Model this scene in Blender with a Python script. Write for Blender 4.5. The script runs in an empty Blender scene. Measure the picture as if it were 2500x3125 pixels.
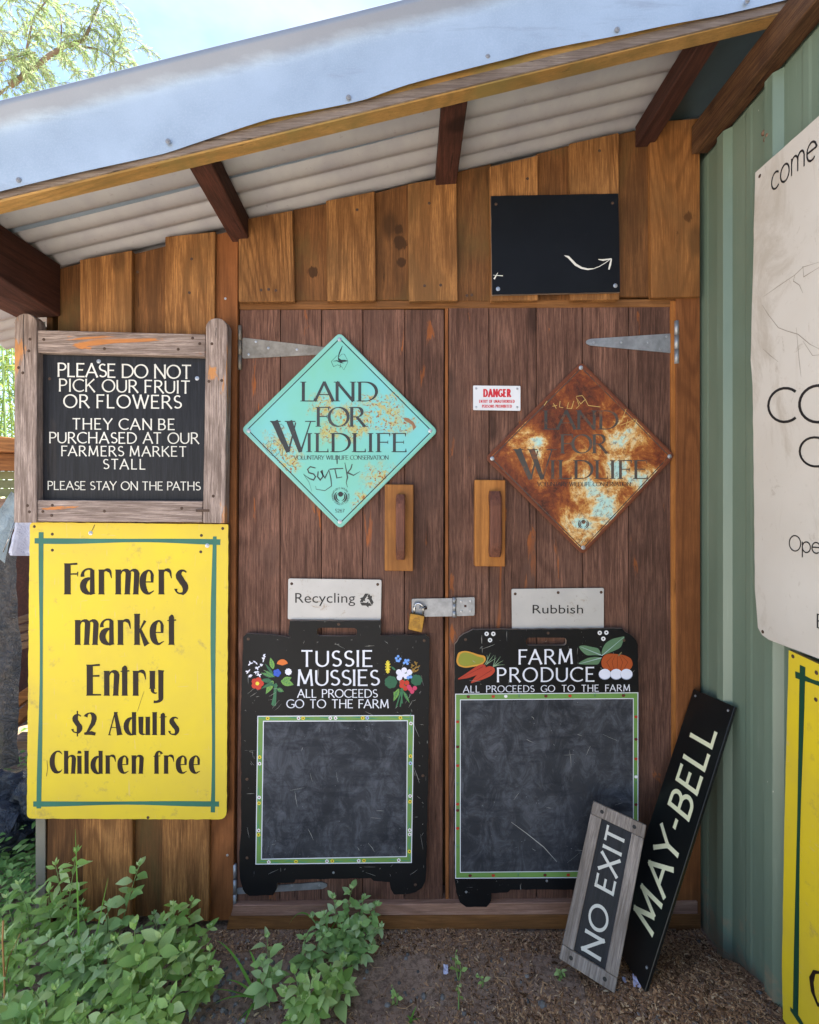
import bpy, bmesh, math, random
from mathutils import Vector, Matrix, noise as mnoise
from mathutils.geometry import tessellate_polygon
random.seed(7)
R = math.radians
# ------------------------------------------------------------------ camera, light, exposure
scn = bpy.context.scene
D, K, ZC, HV = 1.6, 0.0011, 1.441, 1520.0     # camera distance to the shed front, metres per photo pixel there, eye height
cam = bpy.data.cameras.new('camera'); cam_o = bpy.data.objects.new('camera', cam)
scn.collection.objects.link(cam_o); scn.camera = cam_o
cam_o.location = (0, -D, ZC); cam_o.rotation_euler = (R(90), 0, 0)
cam.sensor_fit = 'VERTICAL'; cam.sensor_height = 36; cam.lens = 36 * (D / K) / 3125
cam.shift_y = -(1562.5 - HV) / 3125; cam.clip_start = .02; cam.clip_end = 500
SUN_EL, SUN_ROT = 70, 42
world = bpy.data.worlds.new('World'); scn.world = world; world.use_nodes = True
wn, wl = world.node_tree.nodes, world.node_tree.links
wn.clear()
wo = wn.new('ShaderNodeOutputWorld'); bg = wn.new('ShaderNodeBackground'); sky = wn.new('ShaderNodeTexSky')
sky.sky_type = 'NISHITA'; sky.sun_disc = False; sky.sun_elevation = R(SUN_EL); sky.sun_rotation = R(SUN_ROT)
sky.air_density = 1.0; sky.dust_density = 0.2; sky.ozone_density = 3.5
tc = wn.new('ShaderNodeTexCoord'); mp = wn.new('ShaderNodeMapping'); mp.inputs['Scale'].default_value = (1, 1, 2.2)
nz = wn.new('ShaderNodeTexNoise'); nz.inputs['Scale'].default_value = 2.1; nz.inputs['Detail'].default_value = 7; nz.inputs['Roughness'].default_value = .55
cr = wn.new('ShaderNodeValToRGB'); cr.color_ramp.elements[0].position = .42; cr.color_ramp.elements[1].position = .68
mx = wn.new('ShaderNodeMix'); mx.data_type = 'RGBA'
wl.new(tc.outputs['Generated'], mp.inputs[0]); wl.new(mp.outputs[0], nz.inputs['Vector']); wl.new(nz.outputs[0], cr.inputs[0])
wl.new(cr.outputs[0], mx.inputs['Factor']); wl.new(sky.outputs[0], mx.inputs[6]); mx.inputs[7].default_value = (2.3, 2.5, 2.9, 1)
wl.new(mx.outputs[2], bg.inputs[0]); bg.inputs[1].default_value = .095; wl.new(bg.outputs[0], wo.inputs[0])
sun = bpy.data.lights.new('sun', 'SUN'); sun.energy = 5.0; sun.angle = R(.5); sun.color = (1, .95, .86)
sun_o = bpy.data.objects.new('sun', sun); scn.collection.objects.link(sun_o)
sd = Vector((math.sin(R(SUN_ROT)) * math.cos(R(SUN_EL)), math.cos(R(SUN_ROT)) * math.cos(R(SUN_EL)), math.sin(R(SUN_EL))))
sun_o.rotation_euler = sd.to_track_quat('Z', 'Y').to_euler()
scn.view_settings.view_transform = 'Standard'; scn.view_settings.look = 'None'
scn.view_settings.exposure = 2.35; scn.view_settings.gamma = 1

# ------------------------------------------------------------------ helpers
def P(u, v, y=0.0):                      # photo pixel -> point on the vertical plane at depth y
    s = (y + D) * K / D
    return Vector(((u - 1250) * s, y, ZC - (v - HV) * s))
def F(y, face=0.0):                      # a board facing the viewer at depth y; h lifts off it; face = thickness whose front was measured
    def f(u, v, h=0.0):
        p = P(u, v, y - face); p.y = y - h; return p
    return f
XG = .976                                # plane of the green shed's side
def G(u, v, h=0.0):
    s = XG / (u - 1250)
    return Vector((XG - h, D * s / K - D, ZC - (v - HV) * s))
def lerp(a, b, t): return a + (b - a) * t
def sm(a, b, x):
    t = max(0, min(1, (x - a) / (b - a))); return t * t * (3 - 2 * t)
def tag(o, label=None, cat=None, group=None, kind=None):
    if label: o['label'] = label
    if cat: o['category'] = cat
    if group: o['group'] = group
    if kind: o['kind'] = kind
    return o
def thing(name, label, cat, loc=(0, 0, 0), group=None):
    o = bpy.data.objects.new(name, None); scn.collection.objects.link(o); o.location = loc
    o.empty_display_size = .05
    return tag(o, label, cat, group)
def link(name, me, parent=None, mw=None):
    o = bpy.data.objects.new(name, me); scn.collection.objects.link(o)
    if parent:
        o.parent = parent; o.matrix_parent_inverse = Matrix.Translation(-Vector(parent.location))
    if mw is not None: o.matrix_basis = mw
    return o
class MB:
    def __init__(s): s.v = []; s.f = []; s.m = []; s.sm = []
    def add(s, vs, fs, m=0, smooth=False):
        b = len(s.v); s.v += [tuple(p) for p in vs]
        s.f += [tuple(b + i for i in f) for f in fs]; s.m += [m] * len(fs); s.sm += [smooth] * len(fs); return s
    def plate(s, poly, f, h0, h1, m=0, me=None, holes=(), edge_bevel=0):     # polygon with thickness
        loops = [poly] + list(holes); me = m if me is None else me
        allp = [p for l in loops for p in l]
        tris = tessellate_polygon([[Vector((p[0], p[1], 0)) for p in l] for l in loops])
        top = [f(p[0], p[1], h1) for p in allp]; bot = [f(p[0], p[1], h0) for p in allp]
        n = len(allp); s.add(top, tris, m); s.add(bot, [t[::-1] for t in tris], me)
        k = 0
        for l in loops:
            L = len(l)
            s.add([top[k + i] for i in range(L)] + [bot[k + i] for i in range(L)],
                  [(i, (i + 1) % L, L + (i + 1) % L, L + i) for i in range(L)], me); k += L
        return s
    def ribbon(s, pts, ws, f, h, m=0, closed=False):
        n = len(pts)
        if not hasattr(ws, '__len__'): ws = [ws] * n
        vs = []
        for i, (x, y) in enumerate(pts):
            a = pts[(i - 1) % n] if (i > 0 or closed) else pts[i]; b = pts[(i + 1) % n] if (i < n - 1 or closed) else pts[i]
            dx, dy = b[0] - a[0], b[1] - a[1]; L = math.hypot(dx, dy) or 1; nx, ny = -dy / L, dx / L
            w = ws[i] / 2
            if 0 < i < n - 1 or closed:
                ex, ey = x - a[0], y - a[1]; el = math.hypot(ex, ey) or 1
                c = abs((ex * dx + ey * dy) / (el * L)); w = w / max(c, .55)
            vs += [f(x + nx * w, y + ny * w, h), f(x - nx * w, y - ny * w, h)]
        q = [(2 * i, 2 * i + 1, 2 * i + 3, 2 * i + 2) for i in range(n - 1)]
        if closed: q.append((2 * n - 2, 2 * n - 1, 1, 0))
        return s.add(vs, q, m)
    def disc(s, c, r, f, h, m=0, n=12, rx=None):
        rx = rx or r
        vs = [f(c[0], c[1], h)] + [f(c[0] + rx * math.cos(2 * math.pi * i / n), c[1] + r * math.sin(2 * math.pi * i / n), h) for i in range(n)]
        return s.add(vs, [(0, 1 + i, 1 + (i + 1) % n) for i in range(n)], m)
    def hexa(s, c, m=0):                  # eight corners: 0-3 front loop, 4-7 back loop
        return s.add(c, [(0, 1, 2, 3), (7, 6, 5, 4), (0, 4, 5, 1), (1, 5, 6, 2), (2, 6, 7, 3), (3, 7, 4, 0)], m)
    def tube(s, pts, r, n=6, m=0, caps=True):
        pts = [Vector(p) for p in pts]; N = len(pts)
        if not hasattr(r, '__len__'): r = [r] * N
        vs = []
        for i, p in enumerate(pts):
            t = (pts[min(i + 1, N - 1)] - pts[max(i - 1, 0)]).normalized()
            a = t.cross(Vector((0, 0, 1)) if abs(t.z) < .9 else Vector((1, 0, 0))).normalized(); b = t.cross(a)
            vs += [p + (a * math.cos(2 * math.pi * k / n) + b * math.sin(2 * math.pi * k / n)) * r[i] for k in range(n)]
        fs = [(i * n + k, i * n + (k + 1) % n, (i + 1) * n + (k + 1) % n, (i + 1) * n + k) for i in range(N - 1) for k in range(n)]
        if caps: fs += [tuple(range(n))[::-1], tuple(range((N - 1) * n, N * n))]
        return s.add(vs, fs, m, True)
    def mesh(s, name, mats, bevel=0, weld=False):
        me = bpy.data.meshes.new(name); me.from_pydata(s.v, [], s.f)
        for mt in (mats if isinstance(mats, (list, tuple)) else [mats]): me.materials.append(mt)
        for p, mi, q in zip(me.polygons, s.m, s.sm): p.material_index = mi; p.use_smooth = q
        if bevel or weld:
            bm = bmesh.new(); bm.from_mesh(me)
            bmesh.ops.remove_doubles(bm, verts=bm.verts, dist=1e-5)
            bmesh.ops.recalc_face_normals(bm, faces=bm.faces)
            if bevel:
                ed = [e for e in bm.edges if len(e.link_faces) == 2 and e.calc_face_angle(0) > .6]
                bmesh.ops.bevel(bm, geom=ed, offset=bevel, segments=1, affect='EDGES', profile=.5)
            bm.to_mesh(me); bm.free()
        me.update(); return me
    def build(s, name, mats, parent=None, bevel=0, weld=False):
        return link(name, s.mesh(name, mats, bevel, weld), parent)
def quadboard(uT0, uT1, uB0, uB1, vT0, vT1, vB0, vB1, y, th, mb=None, m=0):   # board with front face at y, going back th
    f = F(y); mb = mb or MB()
    c = [(uT0, vT0), (uB0, vB0), (uB1, vB1), (uT1, vT1)]
    return mb.hexa([f(a, b, 0) for a, b in c] + [f(a, b, -th) for a, b in c], m)
def roundpoly(pts, r, n=4):
    out = []; N = len(pts)
    for i in range(N):
        p, a, b = Vector(pts[i]), Vector(pts[i - 1]), Vector(pts[(i + 1) % N])
        rr = r[i] if hasattr(r, '__len__') else r
        if rr <= 0: out.append(tuple(p)); continue
        da, db = (a - p), (b - p); rr = min(rr, da.length * .45, db.length * .45)
        s, e = p + da.normalized() * rr, p + db.normalized() * rr
        for k in range(n + 1):
            t = k / n; q = s * (1 - t) ** 2 + p * 2 * t * (1 - t) + e * t * t; out.append((q.x, q.y))
    return out
def rough_poly(pts, step, amp, seed=0):
    out = []; N = len(pts); rnd = random.Random(seed)
    for i in range(N):
        a, b = Vector(pts[i]), Vector(pts[(i + 1) % N]); L = (b - a).length; k = max(1, int(L / step))
        for j in range(k):
            q = a.lerp(b, j / k)
            if j: q += Vector((rnd.uniform(-amp, amp), rnd.uniform(-amp, amp)))
            out.append((q.x, q.y))
    return out
# ------------------------------------------------------------------ materials
def S(h, k=1.0):
    c = [int(h[i:i + 2], 16) / 255 for i in (0, 2, 4)]
    return tuple((x / 12.92 if x <= .04045 else ((x + .055) / 1.055) ** 2.4) * k for x in c) + (1,)
class NT:
    def __init__(s, name, rough=.7, spec=.3, metal=0.0):
        s.mat = bpy.data.materials.new(name); s.mat.use_nodes = True
        s.n, s.l = s.mat.node_tree.nodes, s.mat.node_tree.links
        s.b = s.n['Principled BSDF']; s.b.inputs['Roughness'].default_value = rough
        s.b.inputs['Specular IOR Level'].default_value = spec; s.b.inputs['Metallic'].default_value = metal
        s.tc = s.n.new('ShaderNodeTexCoord'); s.oi = s.n.new('ShaderNodeObjectInfo')
    def _set(s, sock, v):
        if isinstance(v, bpy.types.NodeSocket): s.l.new(v, sock)
        else: sock.default_value = v
    def coord(s, scale=(1, 1, 1), rnd=True, rot=(0, 0, 0)):
        m = s.n.new('ShaderNodeMapping'); m.inputs['Scale'].default_value = scale; m.inputs['Rotation'].default_value = rot
        s.l.new(s.tc.outputs['Object'], m.inputs[0])
        if rnd:
            v = s.n.new('ShaderNodeVectorMath'); v.operation = 'MULTIPLY_ADD'
            cx = s.n.new('ShaderNodeCombineXYZ')
            for i in range(3): s.l.new(s.oi.outputs['Random'], cx.inputs[i])
            s.l.new(cx.outputs[0], v.inputs[0]); v.inputs[1].default_value = (37.1, 53.3, 71.7); s.l.new(m.outputs[0], v.inputs[2])
            return v.outputs[0]
        return m.outputs[0]
    def noise(s, vec, scale=5, detail=4, rough=.55, dist=0):
        n = s.n.new('ShaderNodeTexNoise'); s.l.new(vec, n.inputs['Vector'])
        n.inputs['Scale'].default_value = scale; n.inputs['Detail'].default_value = detail
        n.inputs['Roughness'].default_value = rough; n.inputs['Distortion'].default_value = dist; return n.outputs[0]
    def voro(s, vec, scale, feat='F1', out=0, rnd=1):
        n = s.n.new('ShaderNodeTexVoronoi'); n.feature = feat; s.l.new(vec, n.inputs['Vector']); n.inputs['Scale'].default_value = scale
        n.inputs['Randomness'].default_value = rnd; return n.outputs[out]
    def ramp(s, fac, stops, interp='LINEAR'):
        r = s.n.new('ShaderNodeValToRGB'); s.l.new(fac, r.inputs[0]); e = r.color_ramp.elements; r.color_ramp.interpolation = interp
        while len(e) < len(stops): e.new(.5)
        for x, (p, c) in zip(e, stops):
            x.position = p; x.color = c if hasattr(c, '__len__') else (c, c, c, 1)
        return r.outputs[0]
    def mix(s, fac, a, b, mode='MIX'):
        m = s.n.new('ShaderNodeMix'); m.data_type = 'RGBA'; m.blend_type = mode
        s._set(m.inputs[0], fac); s._set(m.inputs[6], a); s._set(m.inputs[7], b); return m.outputs[2]
    def math(s, op, a, b=0.0, c=0.0):
        m = s.n.new('ShaderNodeMath'); m.operation = op
        s._set(m.inputs[0], a); s._set(m.inputs[1], b); s._set(m.inputs[2], c); return m.outputs[0]
    def bump(s, h, st=.4, d=.002, nrm=None):
        b = s.n.new('ShaderNodeBump'); b.inputs['Strength'].default_value = st; b.inputs['Distance'].default_value = d
        s.l.new(h, b.inputs['Height'])
        if nrm: s.l.new(nrm, b.inputs['Normal'])
        s.l.new(b.outputs[0], s.b.inputs['Normal']); return b.outputs[0]
    def col(s, c): s._set(s.b.inputs['Base Color'], c); return s.mat
    def hsv(s, col, val, sat=1.0):
        h = s.n.new('ShaderNodeHueSaturation'); s._set(h.inputs['Value'], val); s._set(h.inputs['Saturation'], sat); s._set(h.inputs['Color'], col); return h.outputs[0]

def falloff(t, pts):
    out = None
    for (u, v, r) in pts:
        d = t.n.new('ShaderNodeVectorMath'); d.operation = 'DISTANCE'; t.l.new(t.tc.outputs['Object'], d.inputs[0]); d.inputs[1].default_value = P(u, v, 0)
        q = t.ramp(t.math('DIVIDE', d.outputs['Value'], r * K), [(0., 1.), (1., 0.)]); out = q if out is None else t.math('MAXIMUM', out, q)
    return out
def wood(name, c1, c2, dark, axis='z', grain=1.0, patch=None, pamt=.5, rough=.75, bump=.5, vary=.3, ring=.35, fibre=.5, stain=None, knots=True, spots=None):
    t = NT(name, rough, .25)
    st = {'z': (1, 1, .04), 'x': (.04, 1, 1), 'y': (1, .04, 1)}[axis]
    st2 = {'z': (1, 1, .16), 'x': (.16, 1, 1), 'y': (1, .16, 1)}[axis]
    v = t.coord(st); v2 = t.coord(st2)
    base = t.mix(t.ramp(t.noise(v, 14 * grain, 3, .6, .6), [(.3, 0.), (.7, 1.)]), c1, c2)
    # growth rings: warped bands
    nz_ = t.noise(v2, 3.2 * grain, 2, .5, .4)
    rings = t.math('SINE', t.math('MULTIPLY', nz_, 130.0)); rings = t.math('MULTIPLY_ADD', rings, .5, .5)
    base = t.mix(t.math('MULTIPLY', t.ramp(rings, [(.45, 0.), (1., 1.)]), ring), base, dark)
    fine = t.noise(v, 260 * grain, 5, .8); ff = t.ramp(fine, [(.42, 0.), (.62, 1.)])
    base = t.mix(t.math('MULTIPLY', t.math('SUBTRACT', 1.0, ff), fibre), base, dark)
    mid = t.ramp(t.noise(v, 75 * grain, 6, .72, .5), [(.36, 0.), (.48, 1.)])
    base = t.mix(t.math('MULTIPLY', t.math('SUBTRACT', 1.0, mid), min(.85, fibre * .9)), base, dark)
    pale = t.ramp(t.noise(v, 110 * grain, 5, .75, .3), [(.58, 0.), (.68, 1.)])
    base = t.mix(t.math('MULTIPLY', pale, fibre * .45), base, tuple(min(1, x * 1.7) for x in c1[:3]) + (1,))
    crack = t.ramp(t.noise(v, 60 * grain, 6, .7, .3), [(.30, 1.), (.36, 0.)])
    base = t.mix(t.math('MULTIPLY', crack, .8), base, tuple(x * .3 for x in dark[:3]) + (1,))
    if knots:
        kv = t.voro(t.coord((1, 1, .5) if axis == 'z' else (.5, 1, 1)), 5.0 * grain)
        k = t.ramp(kv, [(.10, 1.), (.17, 0.)]); base = t.mix(t.math('MULTIPLY', k, .7), base, tuple(x * .4 for x in dark[:3]) + (1,))
    h = t.math('ADD', t.math('MULTIPLY', fine, .6), t.math('MULTIPLY', t.math('SUBTRACT', 1.0, crack), .5))
    if patch:
        pm = t.ramp(t.noise(t.coord(st2), 16 * grain, 5, .6, .8), [(pamt, 0.), (pamt + .03, 1.)])
        base = t.mix(pm, base, t.mix(t.math('MULTIPLY', ff, .5), patch, tuple(x * .7 for x in patch[:3]) + (1,)))
        h = t.math('SUBTRACT', h, t.math('MULTIPLY', pm, .35))
    if stain:
        smk = t.ramp(t.noise(t.coord((1, 1, .45)), 4.5, 5, .62, .5), [(.5, 0.), (.66, 1.)]); base = t.mix(t.math('MULTIPLY', smk, .75), base, stain)
    base = t.mix(t.ramp(t.noise(t.coord((1, 1, 1)), 6, 5, .6), [(.35, .35), (.6, 0.)]), base, dark)
    if spots:
        sm_ = t.ramp(t.math('MULTIPLY_ADD', t.noise(t.coord((1, 1, .3)), 26, 6, .75, 1.6), .5, t.math('MULTIPLY', falloff(t, spots), .45)), [(.44, 0.), (.50, .85)]); base = t.mix(sm_, base, tuple(x * .6 for x in dark[:3]) + (1,))
    base = t.hsv(base, t.math('MULTIPLY_ADD', t.oi.outputs['Random'], vary, 1 - vary / 2))
    t.bump(h, bump, .0025); return t.col(base)
M = {}
M['batten'] = wood('batten_pine', S('b98550'), S('a2703e'), S('5c3a1c'), stain=S('6a4c2c'), vary=.35, fibre=.75, bump=.7, ring=.6)
M['batten_knot'] = wood('batten_pine_knotted', S('a8723f'), S('93602f'), S('5e3b1c'), stain=S('6f4d2a'), vary=.1, fibre=.6, bump=.5, ring=.5, spots=[(2095, 670, 45), (2110, 640, 25), (2060, 720, 30), (2058, 780, 32), (2090, 760, 28), (2098, 830, 34), (2100, 880, 22), (2120, 700, 20)])
M['back_knot'] = wood('back_board_knotted', S('8a5c34'), S('704a28'), S('452c16'), stain=S('5a4a28'), vary=.1, fibre=.6, spots=[(1222, 740, 40), (1225, 800, 30), (1218, 700, 30), (955, 830, 30)])
M['board_back'] = wood('back_board_pine', S('8a5c34'), S('704a28'), S('452c16'), stain=S('5a4a28'), vary=.35, fibre=.6, ring=.5)
M['post'] = wood('post_pine', S('965f36'), S('7e4d28'), S('4a2810'), vary=.2, fibre=.35)
M['jamb_edge'] = wood('jamb_edge_pine', S('b0743a'), S('9a5f2c'), S('5a3315'), vary=.1, fibre=.3, ring=.2)
M['door'] = wood('door_planks', S('8c6655'), S('745244'), S('3c261d'), axis='z', patch=S('97572e'), pamt=.645, vary=.4, fibre=.75, bump=.9, ring=.35, stain=S('5c443a'))
M['sill'] = wood('sill_wood', S('b28d7a'), S('9c7764'), S('654636'), axis='x', vary=.1)
M['sill_low'] = wood('sill_pine', S('986a40'), S('80542c'), S('52351a'), axis='x', vary=.1)
M['rafter'] = wood('rafter_wood', S('5a362b'), S('45281f'), S('22130f'), axis='y', vary=.2, fibre=.5, bump=.6)
M['rafter_old'] = wood('rafter_weathered', S('7a5a3c'), S('5a3d28'), S('2c1a12'), axis='y', vary=.1, fibre=.7, stain=S('2e1c16'))
M['fascia'] = wood('fascia_pine', S('b99058'), S('a37a42'), S('6a5a34'), axis='x', vary=.1, fibre=.35, stain=S('7d7042'))
M['fascia_grey'] = wood('fascia_lip', S('9a8c80'), S('7c6e62'), S('4a3c34'), axis='x', vary=.1, bump=.8)
M['grey_wood_v'] = wood('weathered_grey_v', S('bfada2'), S('a5948a'), S('5f5048'), axis='z', patch=S('c88a50'), pamt=.60, vary=.1, fibre=.8, bump=1.0, ring=.4)
M['grey_wood_h'] = wood('weathered_grey_h', S('bfada2'), S('a5948a'), S('5f5048'), axis='x', patch=S('c07d45'), pamt=.62, vary=.1, fibre=.8, bump=1.0, ring=.4)
M['handle_block'] = wood('handle_block_wood', S('bc8040'), S('a66a30'), S('70441c'), vary=.1, fibre=.4, bump=.4, ring=.5, rough=.6, knots=False, stain=S('7d5228'))
M['grip'] = wood('handle_grip_wood', S('7d5140'), S('6a3f30'), S('3a2018'), vary=.1, fibre=.5, rough=.55)
M['noexit_frame'] = wood('noexit_frame_wood', S('a89e96'), S('90857c'), S('5c524a'), axis='z', vary=.12, fibre=.7, bump=.8)
M['timber'] = wood('stacked_timber', S('a58a72'), S('8b6d52'), S('50382a'), axis='x', vary=.5)
M['timber_orange'] = wood('orange_timber', S('b57b45'), S('9a6233'), S('5a3818'), axis='x', vary=.4)

def metal_dull(name, c, c2, rough=.45, metal=.6, sc=30, bmp=.1):
    t = NT(name, rough, .5, metal); v = t.coord((1, 1, 1))
    c_ = t.mix(t.ramp(t.noise(v, sc, 6, .65), [(.35, 0.), (.65, 1.)]), c, c2); t.bump(t.noise(v, sc * 3, 4), bmp, .001); return t.col(c_)
M['galv'] = metal_dull('galvanised_steel', S('9a9da1'), S('7f8286'))
M['galv_hinge'] = metal_dull('hinge_steel_dirty', S('8b8479'), S('6d665c'), .5, .4)
M['zinc'] = metal_dull('zinc_screws', S('b9bcc0'), S('8c8f94'), .3, .7, 200)
M['rusty_screw'] = metal_dull('rusty_screw', S('5a4334'), S('32241c'), .7, .2, 300)
M['brass'] = metal_dull('brass', S('8c6c2c'), S('6f5424'), .35, .7, 60)
M['shackle'] = metal_dull('shackle_steel', S('c5c7ca'), S('8d9094'), .2, .9, 60)
def flash_mat():
    t = NT('zincalume_flashing', .42, .5, .3); v = t.coord((1, 1, 1), False)
    a = t.mix(t.ramp(t.noise(v, 5, 6, .6), [(.35, 0.), (.7, 1.)]), S('8f9daa'), S('9fadba'))
    a = t.mix(t.ramp(t.noise(v, 260, 3, .7), [(.45, 0.), (.75, .3)]), a, S('b4bcc8'))
    a = t.mix(t.ramp(t.noise(t.coord((.3, 1, 2), False), 9, 7, .7, .4), [(.60, 0.), (.72, .35)]), a, S('74757c'))
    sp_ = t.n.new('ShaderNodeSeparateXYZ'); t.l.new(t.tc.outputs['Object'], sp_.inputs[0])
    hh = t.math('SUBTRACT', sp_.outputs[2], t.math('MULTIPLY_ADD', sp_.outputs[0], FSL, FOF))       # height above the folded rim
    grime_shade = t.ramp(t.math('ADD', t.math('MULTIPLY', hh, 7.0), t.math('MULTIPLY_ADD', t.noise(t.coord((1, 1, 3), False), 8, 6, .65), .35, .33)), [(.44, 0.), (.62, .75)])
    a = t.mix(grime_shade, a, S('70747e'))  # grey on the upper band: grime, with its shade painted in
    t.bump(t.noise(v, 320, 3, .6), .12, .0008); return t.col(a)
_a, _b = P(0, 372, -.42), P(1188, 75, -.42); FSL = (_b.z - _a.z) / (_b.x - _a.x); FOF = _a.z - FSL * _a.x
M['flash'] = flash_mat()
def corr_mat():
    t = NT('corrugated_roof_underside', .5, .4, .15); v = t.coord((1, 1, 1), False)
    a = t.mix(t.ramp(t.noise(v, 7, 6, .6), [(.3, 0.), (.7, 1.)]), S('adabaa'), S('98969a'))
    a = t.mix(t.ramp(t.noise(v, 60, 5, .7), [(.62, 0.), (.75, .5)]), a, S('6d6258')); t.bump(t.noise(v, 120, 3), .1, .001); return t.col(a)
M['corr'] = corr_mat()
def green_mat():
    t = NT('green_colour_steel', .36, .5); v = t.coord((1, 1, .25), False)
    a = t.mix(t.ramp(t.noise(v, 6, 5, .6), [(.3, 0.), (.7, 1.)]), S('6d7d6d'), S('5d6f60'))
    a = t.mix(t.ramp(t.noise(t.coord((1, 1, .06), False), 40, 5, .7), [(.6, 0.), (.75, .35)]), a, S('8a9a8a'))
    sz_ = t.n.new('ShaderNodeSeparateXYZ'); t.l.new(t.tc.outputs['Object'], sz_.inputs[0])
    mud = t.ramp(t.math('SUBTRACT', t.noise(t.coord((1, 1, 1), False), 22, 6, .7), t.math('MULTIPLY', sz_.outputs[2], 1.3)), [(.30, 0.), (.48, .7)]); a = t.mix(mud, a, S('8a7862'))
    sp = t.ramp(t.voro(t.coord((1, 1, .3), False), 60), [(.02, 1.), (.06, 0.)]); a = t.mix(t.math('MULTIPLY', sp, t.ramp(t.noise(v, 5, 3), [(.62, 0.), (.66, 1.)])), a, S('d8d8c8'))
    t.bump(t.noise(t.coord((1, 1, 1), False), 25, 3), .05, .002); return t.col(a)
M['green'] = green_mat()
def paint(name, c, c2=None, rough=.5, dirt=None, damt=.6, dsc=10, scr=None, scamt=.7, bmp=.1, metal=0., spec=.35, stretch=(1, 1, 1)):
    t = NT(name, rough, spec, metal); v = t.coord((1, 1, 1))
    a = t.mix(t.ramp(t.noise(v, 3.5, 4, .6), [(.35, 0.), (.65, 1.)]), c, c2 or c)
    if dirt: a = t.mix(t.ramp(t.noise(t.coord(stretch), dsc, 9, .72), [(damt, 0.), (damt + .12, .8)]), a, dirt)
    if scr:
        w1 = t.noise(t.coord((6, 1, .5), True, (0, R(35), 0)), 26, 3, .5, .3); w2 = t.noise(t.coord((.6, 1, 7), True, (0, R(20), 0)), 22, 3, .5, .3)
        m1 = t.math('MAXIMUM', t.ramp(w1, [(scamt, 0.), (scamt + .02, 1.)]), t.ramp(w2, [(scamt + .02, 0.), (scamt + .04, 1.)]))
        sp = t.ramp(t.voro(t.coord((1, 1, 1)), 70), [(.05, 1.), (.09, 0.)]); sp = t.math('MULTIPLY', sp, t.ramp(t.noise(v, 9, 3), [(.56, 0.), (.6, 1.)]))
        a = t.mix(t.math('MULTIPLY', t.math('MAXIMUM', m1, sp), .6), a, scr)
    t.bump(t.noise(v, 90, 4, .6), bmp, .001); return t.col(a)
M['yellow'] = paint('yellow_enamel', S('d4bc24'), S('c8b034'), .5, S('a08a48'), .585, 17, S('c9b070'), .68)
M['yellow_edge'] = paint('yellow_worn_edge', S('8a7040'), S('6a5530'), .8)
M['teal_paint'] = paint('teal_brush_paint', S('1f5a4c'), S('2a6a58'), .5, S('7d8a5a'), .7, 12)
M['brown_letter'] = paint('faded_black_letters', S('1a130f'), S('241a14'), .5, S('5a3820'), .66, 9, spec=.2)
M['white_letter'] = paint('white_sign_paint', S('d6d4cb'), S('c4c2b8'), .5, S('8f8c84'), .66, 60)
M['white_letter2'] = paint('white_cold_paint', S('dcdde6'), S('cdd0dc'), .45)
M['cream_letter'] = paint('cream_paint', S('ddddb4'), S('e2e0bc'), .4)
M['chalk_letter'] = paint('worn_white_letters', S('c9c7be'), S('b9b6ac'), .7, S('57534e'), .6, 60, stretch=(1, 1, .3))
M['black_letter'] = paint('black_vinyl', S('1c1c1e'), S('262628'), .45)
M['grey_letter'] = paint('worn_black_letter', S('26292b'), S('3a3f40'), .5, S('7a5535'), .60, 26)
M['faded_letter'] = paint('rust_eaten_letter', S('30302f'), S('4a443e'), .6, S('7d4a24'), .52, 22)
M['red_letter'] = paint('red_letters', S('b8202a'), S('b8202a'), .4)
M['black_panel'] = paint('black_board_paint', S('0d0e10'), S('141517'), .5, S('303132'), .66, 22, S('9a9a96'), .73, .15, 0., .18)
M['black_edge'] = paint('board_ply_edge', S('8a7a6c'), S('5a4d42'), .85)
M['black_clean'] = paint('black_gloss_board', S('101212'), S('151717'), .3, S('2c3030'), .7, 20)
M['blackboard_top'] = paint('black_square_board', S('0c0e12'), S('111419'), .55, S('202328'), .62, 8, spec=.15)
M['dangerwhite'] = paint('white_plastic', S('d2d4d8'), S('c6c8cc'), .35)
M['lt_green'] = paint('apple_green_border', S('6d944c'), S('628845'), .5, S('8aa86a'), .66, 30)
def plywood_black():
    t = NT('painted_plywood', .5, .22); v = t.coord((1, 1, .05)); n = t.noise(v, 120, 5, .7, .2)
    a = t.mix(t.ramp(n, [(.35, 0.), (.7, 1.)]), S('131417'), S('26272c'))
    a = t.mix(t.ramp(t.noise(t.coord((1, 1, .3)), 6, 5), [(.6, 0.), (.7, .5)]), a, S('4a4038')); t.bump(n, .7, .002); return t.col(a)
M['ply'] = plywood_black()
def chalkboard():
    t = NT('chalkboard', .8, .15); v = t.coord((1, 1, 1))
    a = t.mix(t.ramp(t.noise(v, 5, 6, .65, .4), [(.35, 0.), (.7, 1.)]), S('2c2e33'), S('404247'))
    a = t.mix(t.ramp(t.noise(t.coord((1, 1, .7)), 16, 9, .78, .8), [(.46, 0.), (.72, .55)]), a, S('747780'))
    a = t.mix(t.ramp(t.noise(t.coord((.2, 1, 1)), 34, 4, .7), [(.35, .5), (.48, 0.)]), a, S('24262c'))
    sp = t.math('MULTIPLY', t.ramp(t.voro(v, 75), [(.04, 1.), (.09, 0.)]), t.ramp(t.noise(v, 14, 3), [(.57, 0.), (.6, .8)])); a = t.mix(sp, a, S('a8aab0'))
    t.bump(t.noise(t.coord((1, 1, .4)), 60, 5), .25, .001); return t.col(a)
M['chalk'] = chalkboard()
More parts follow.
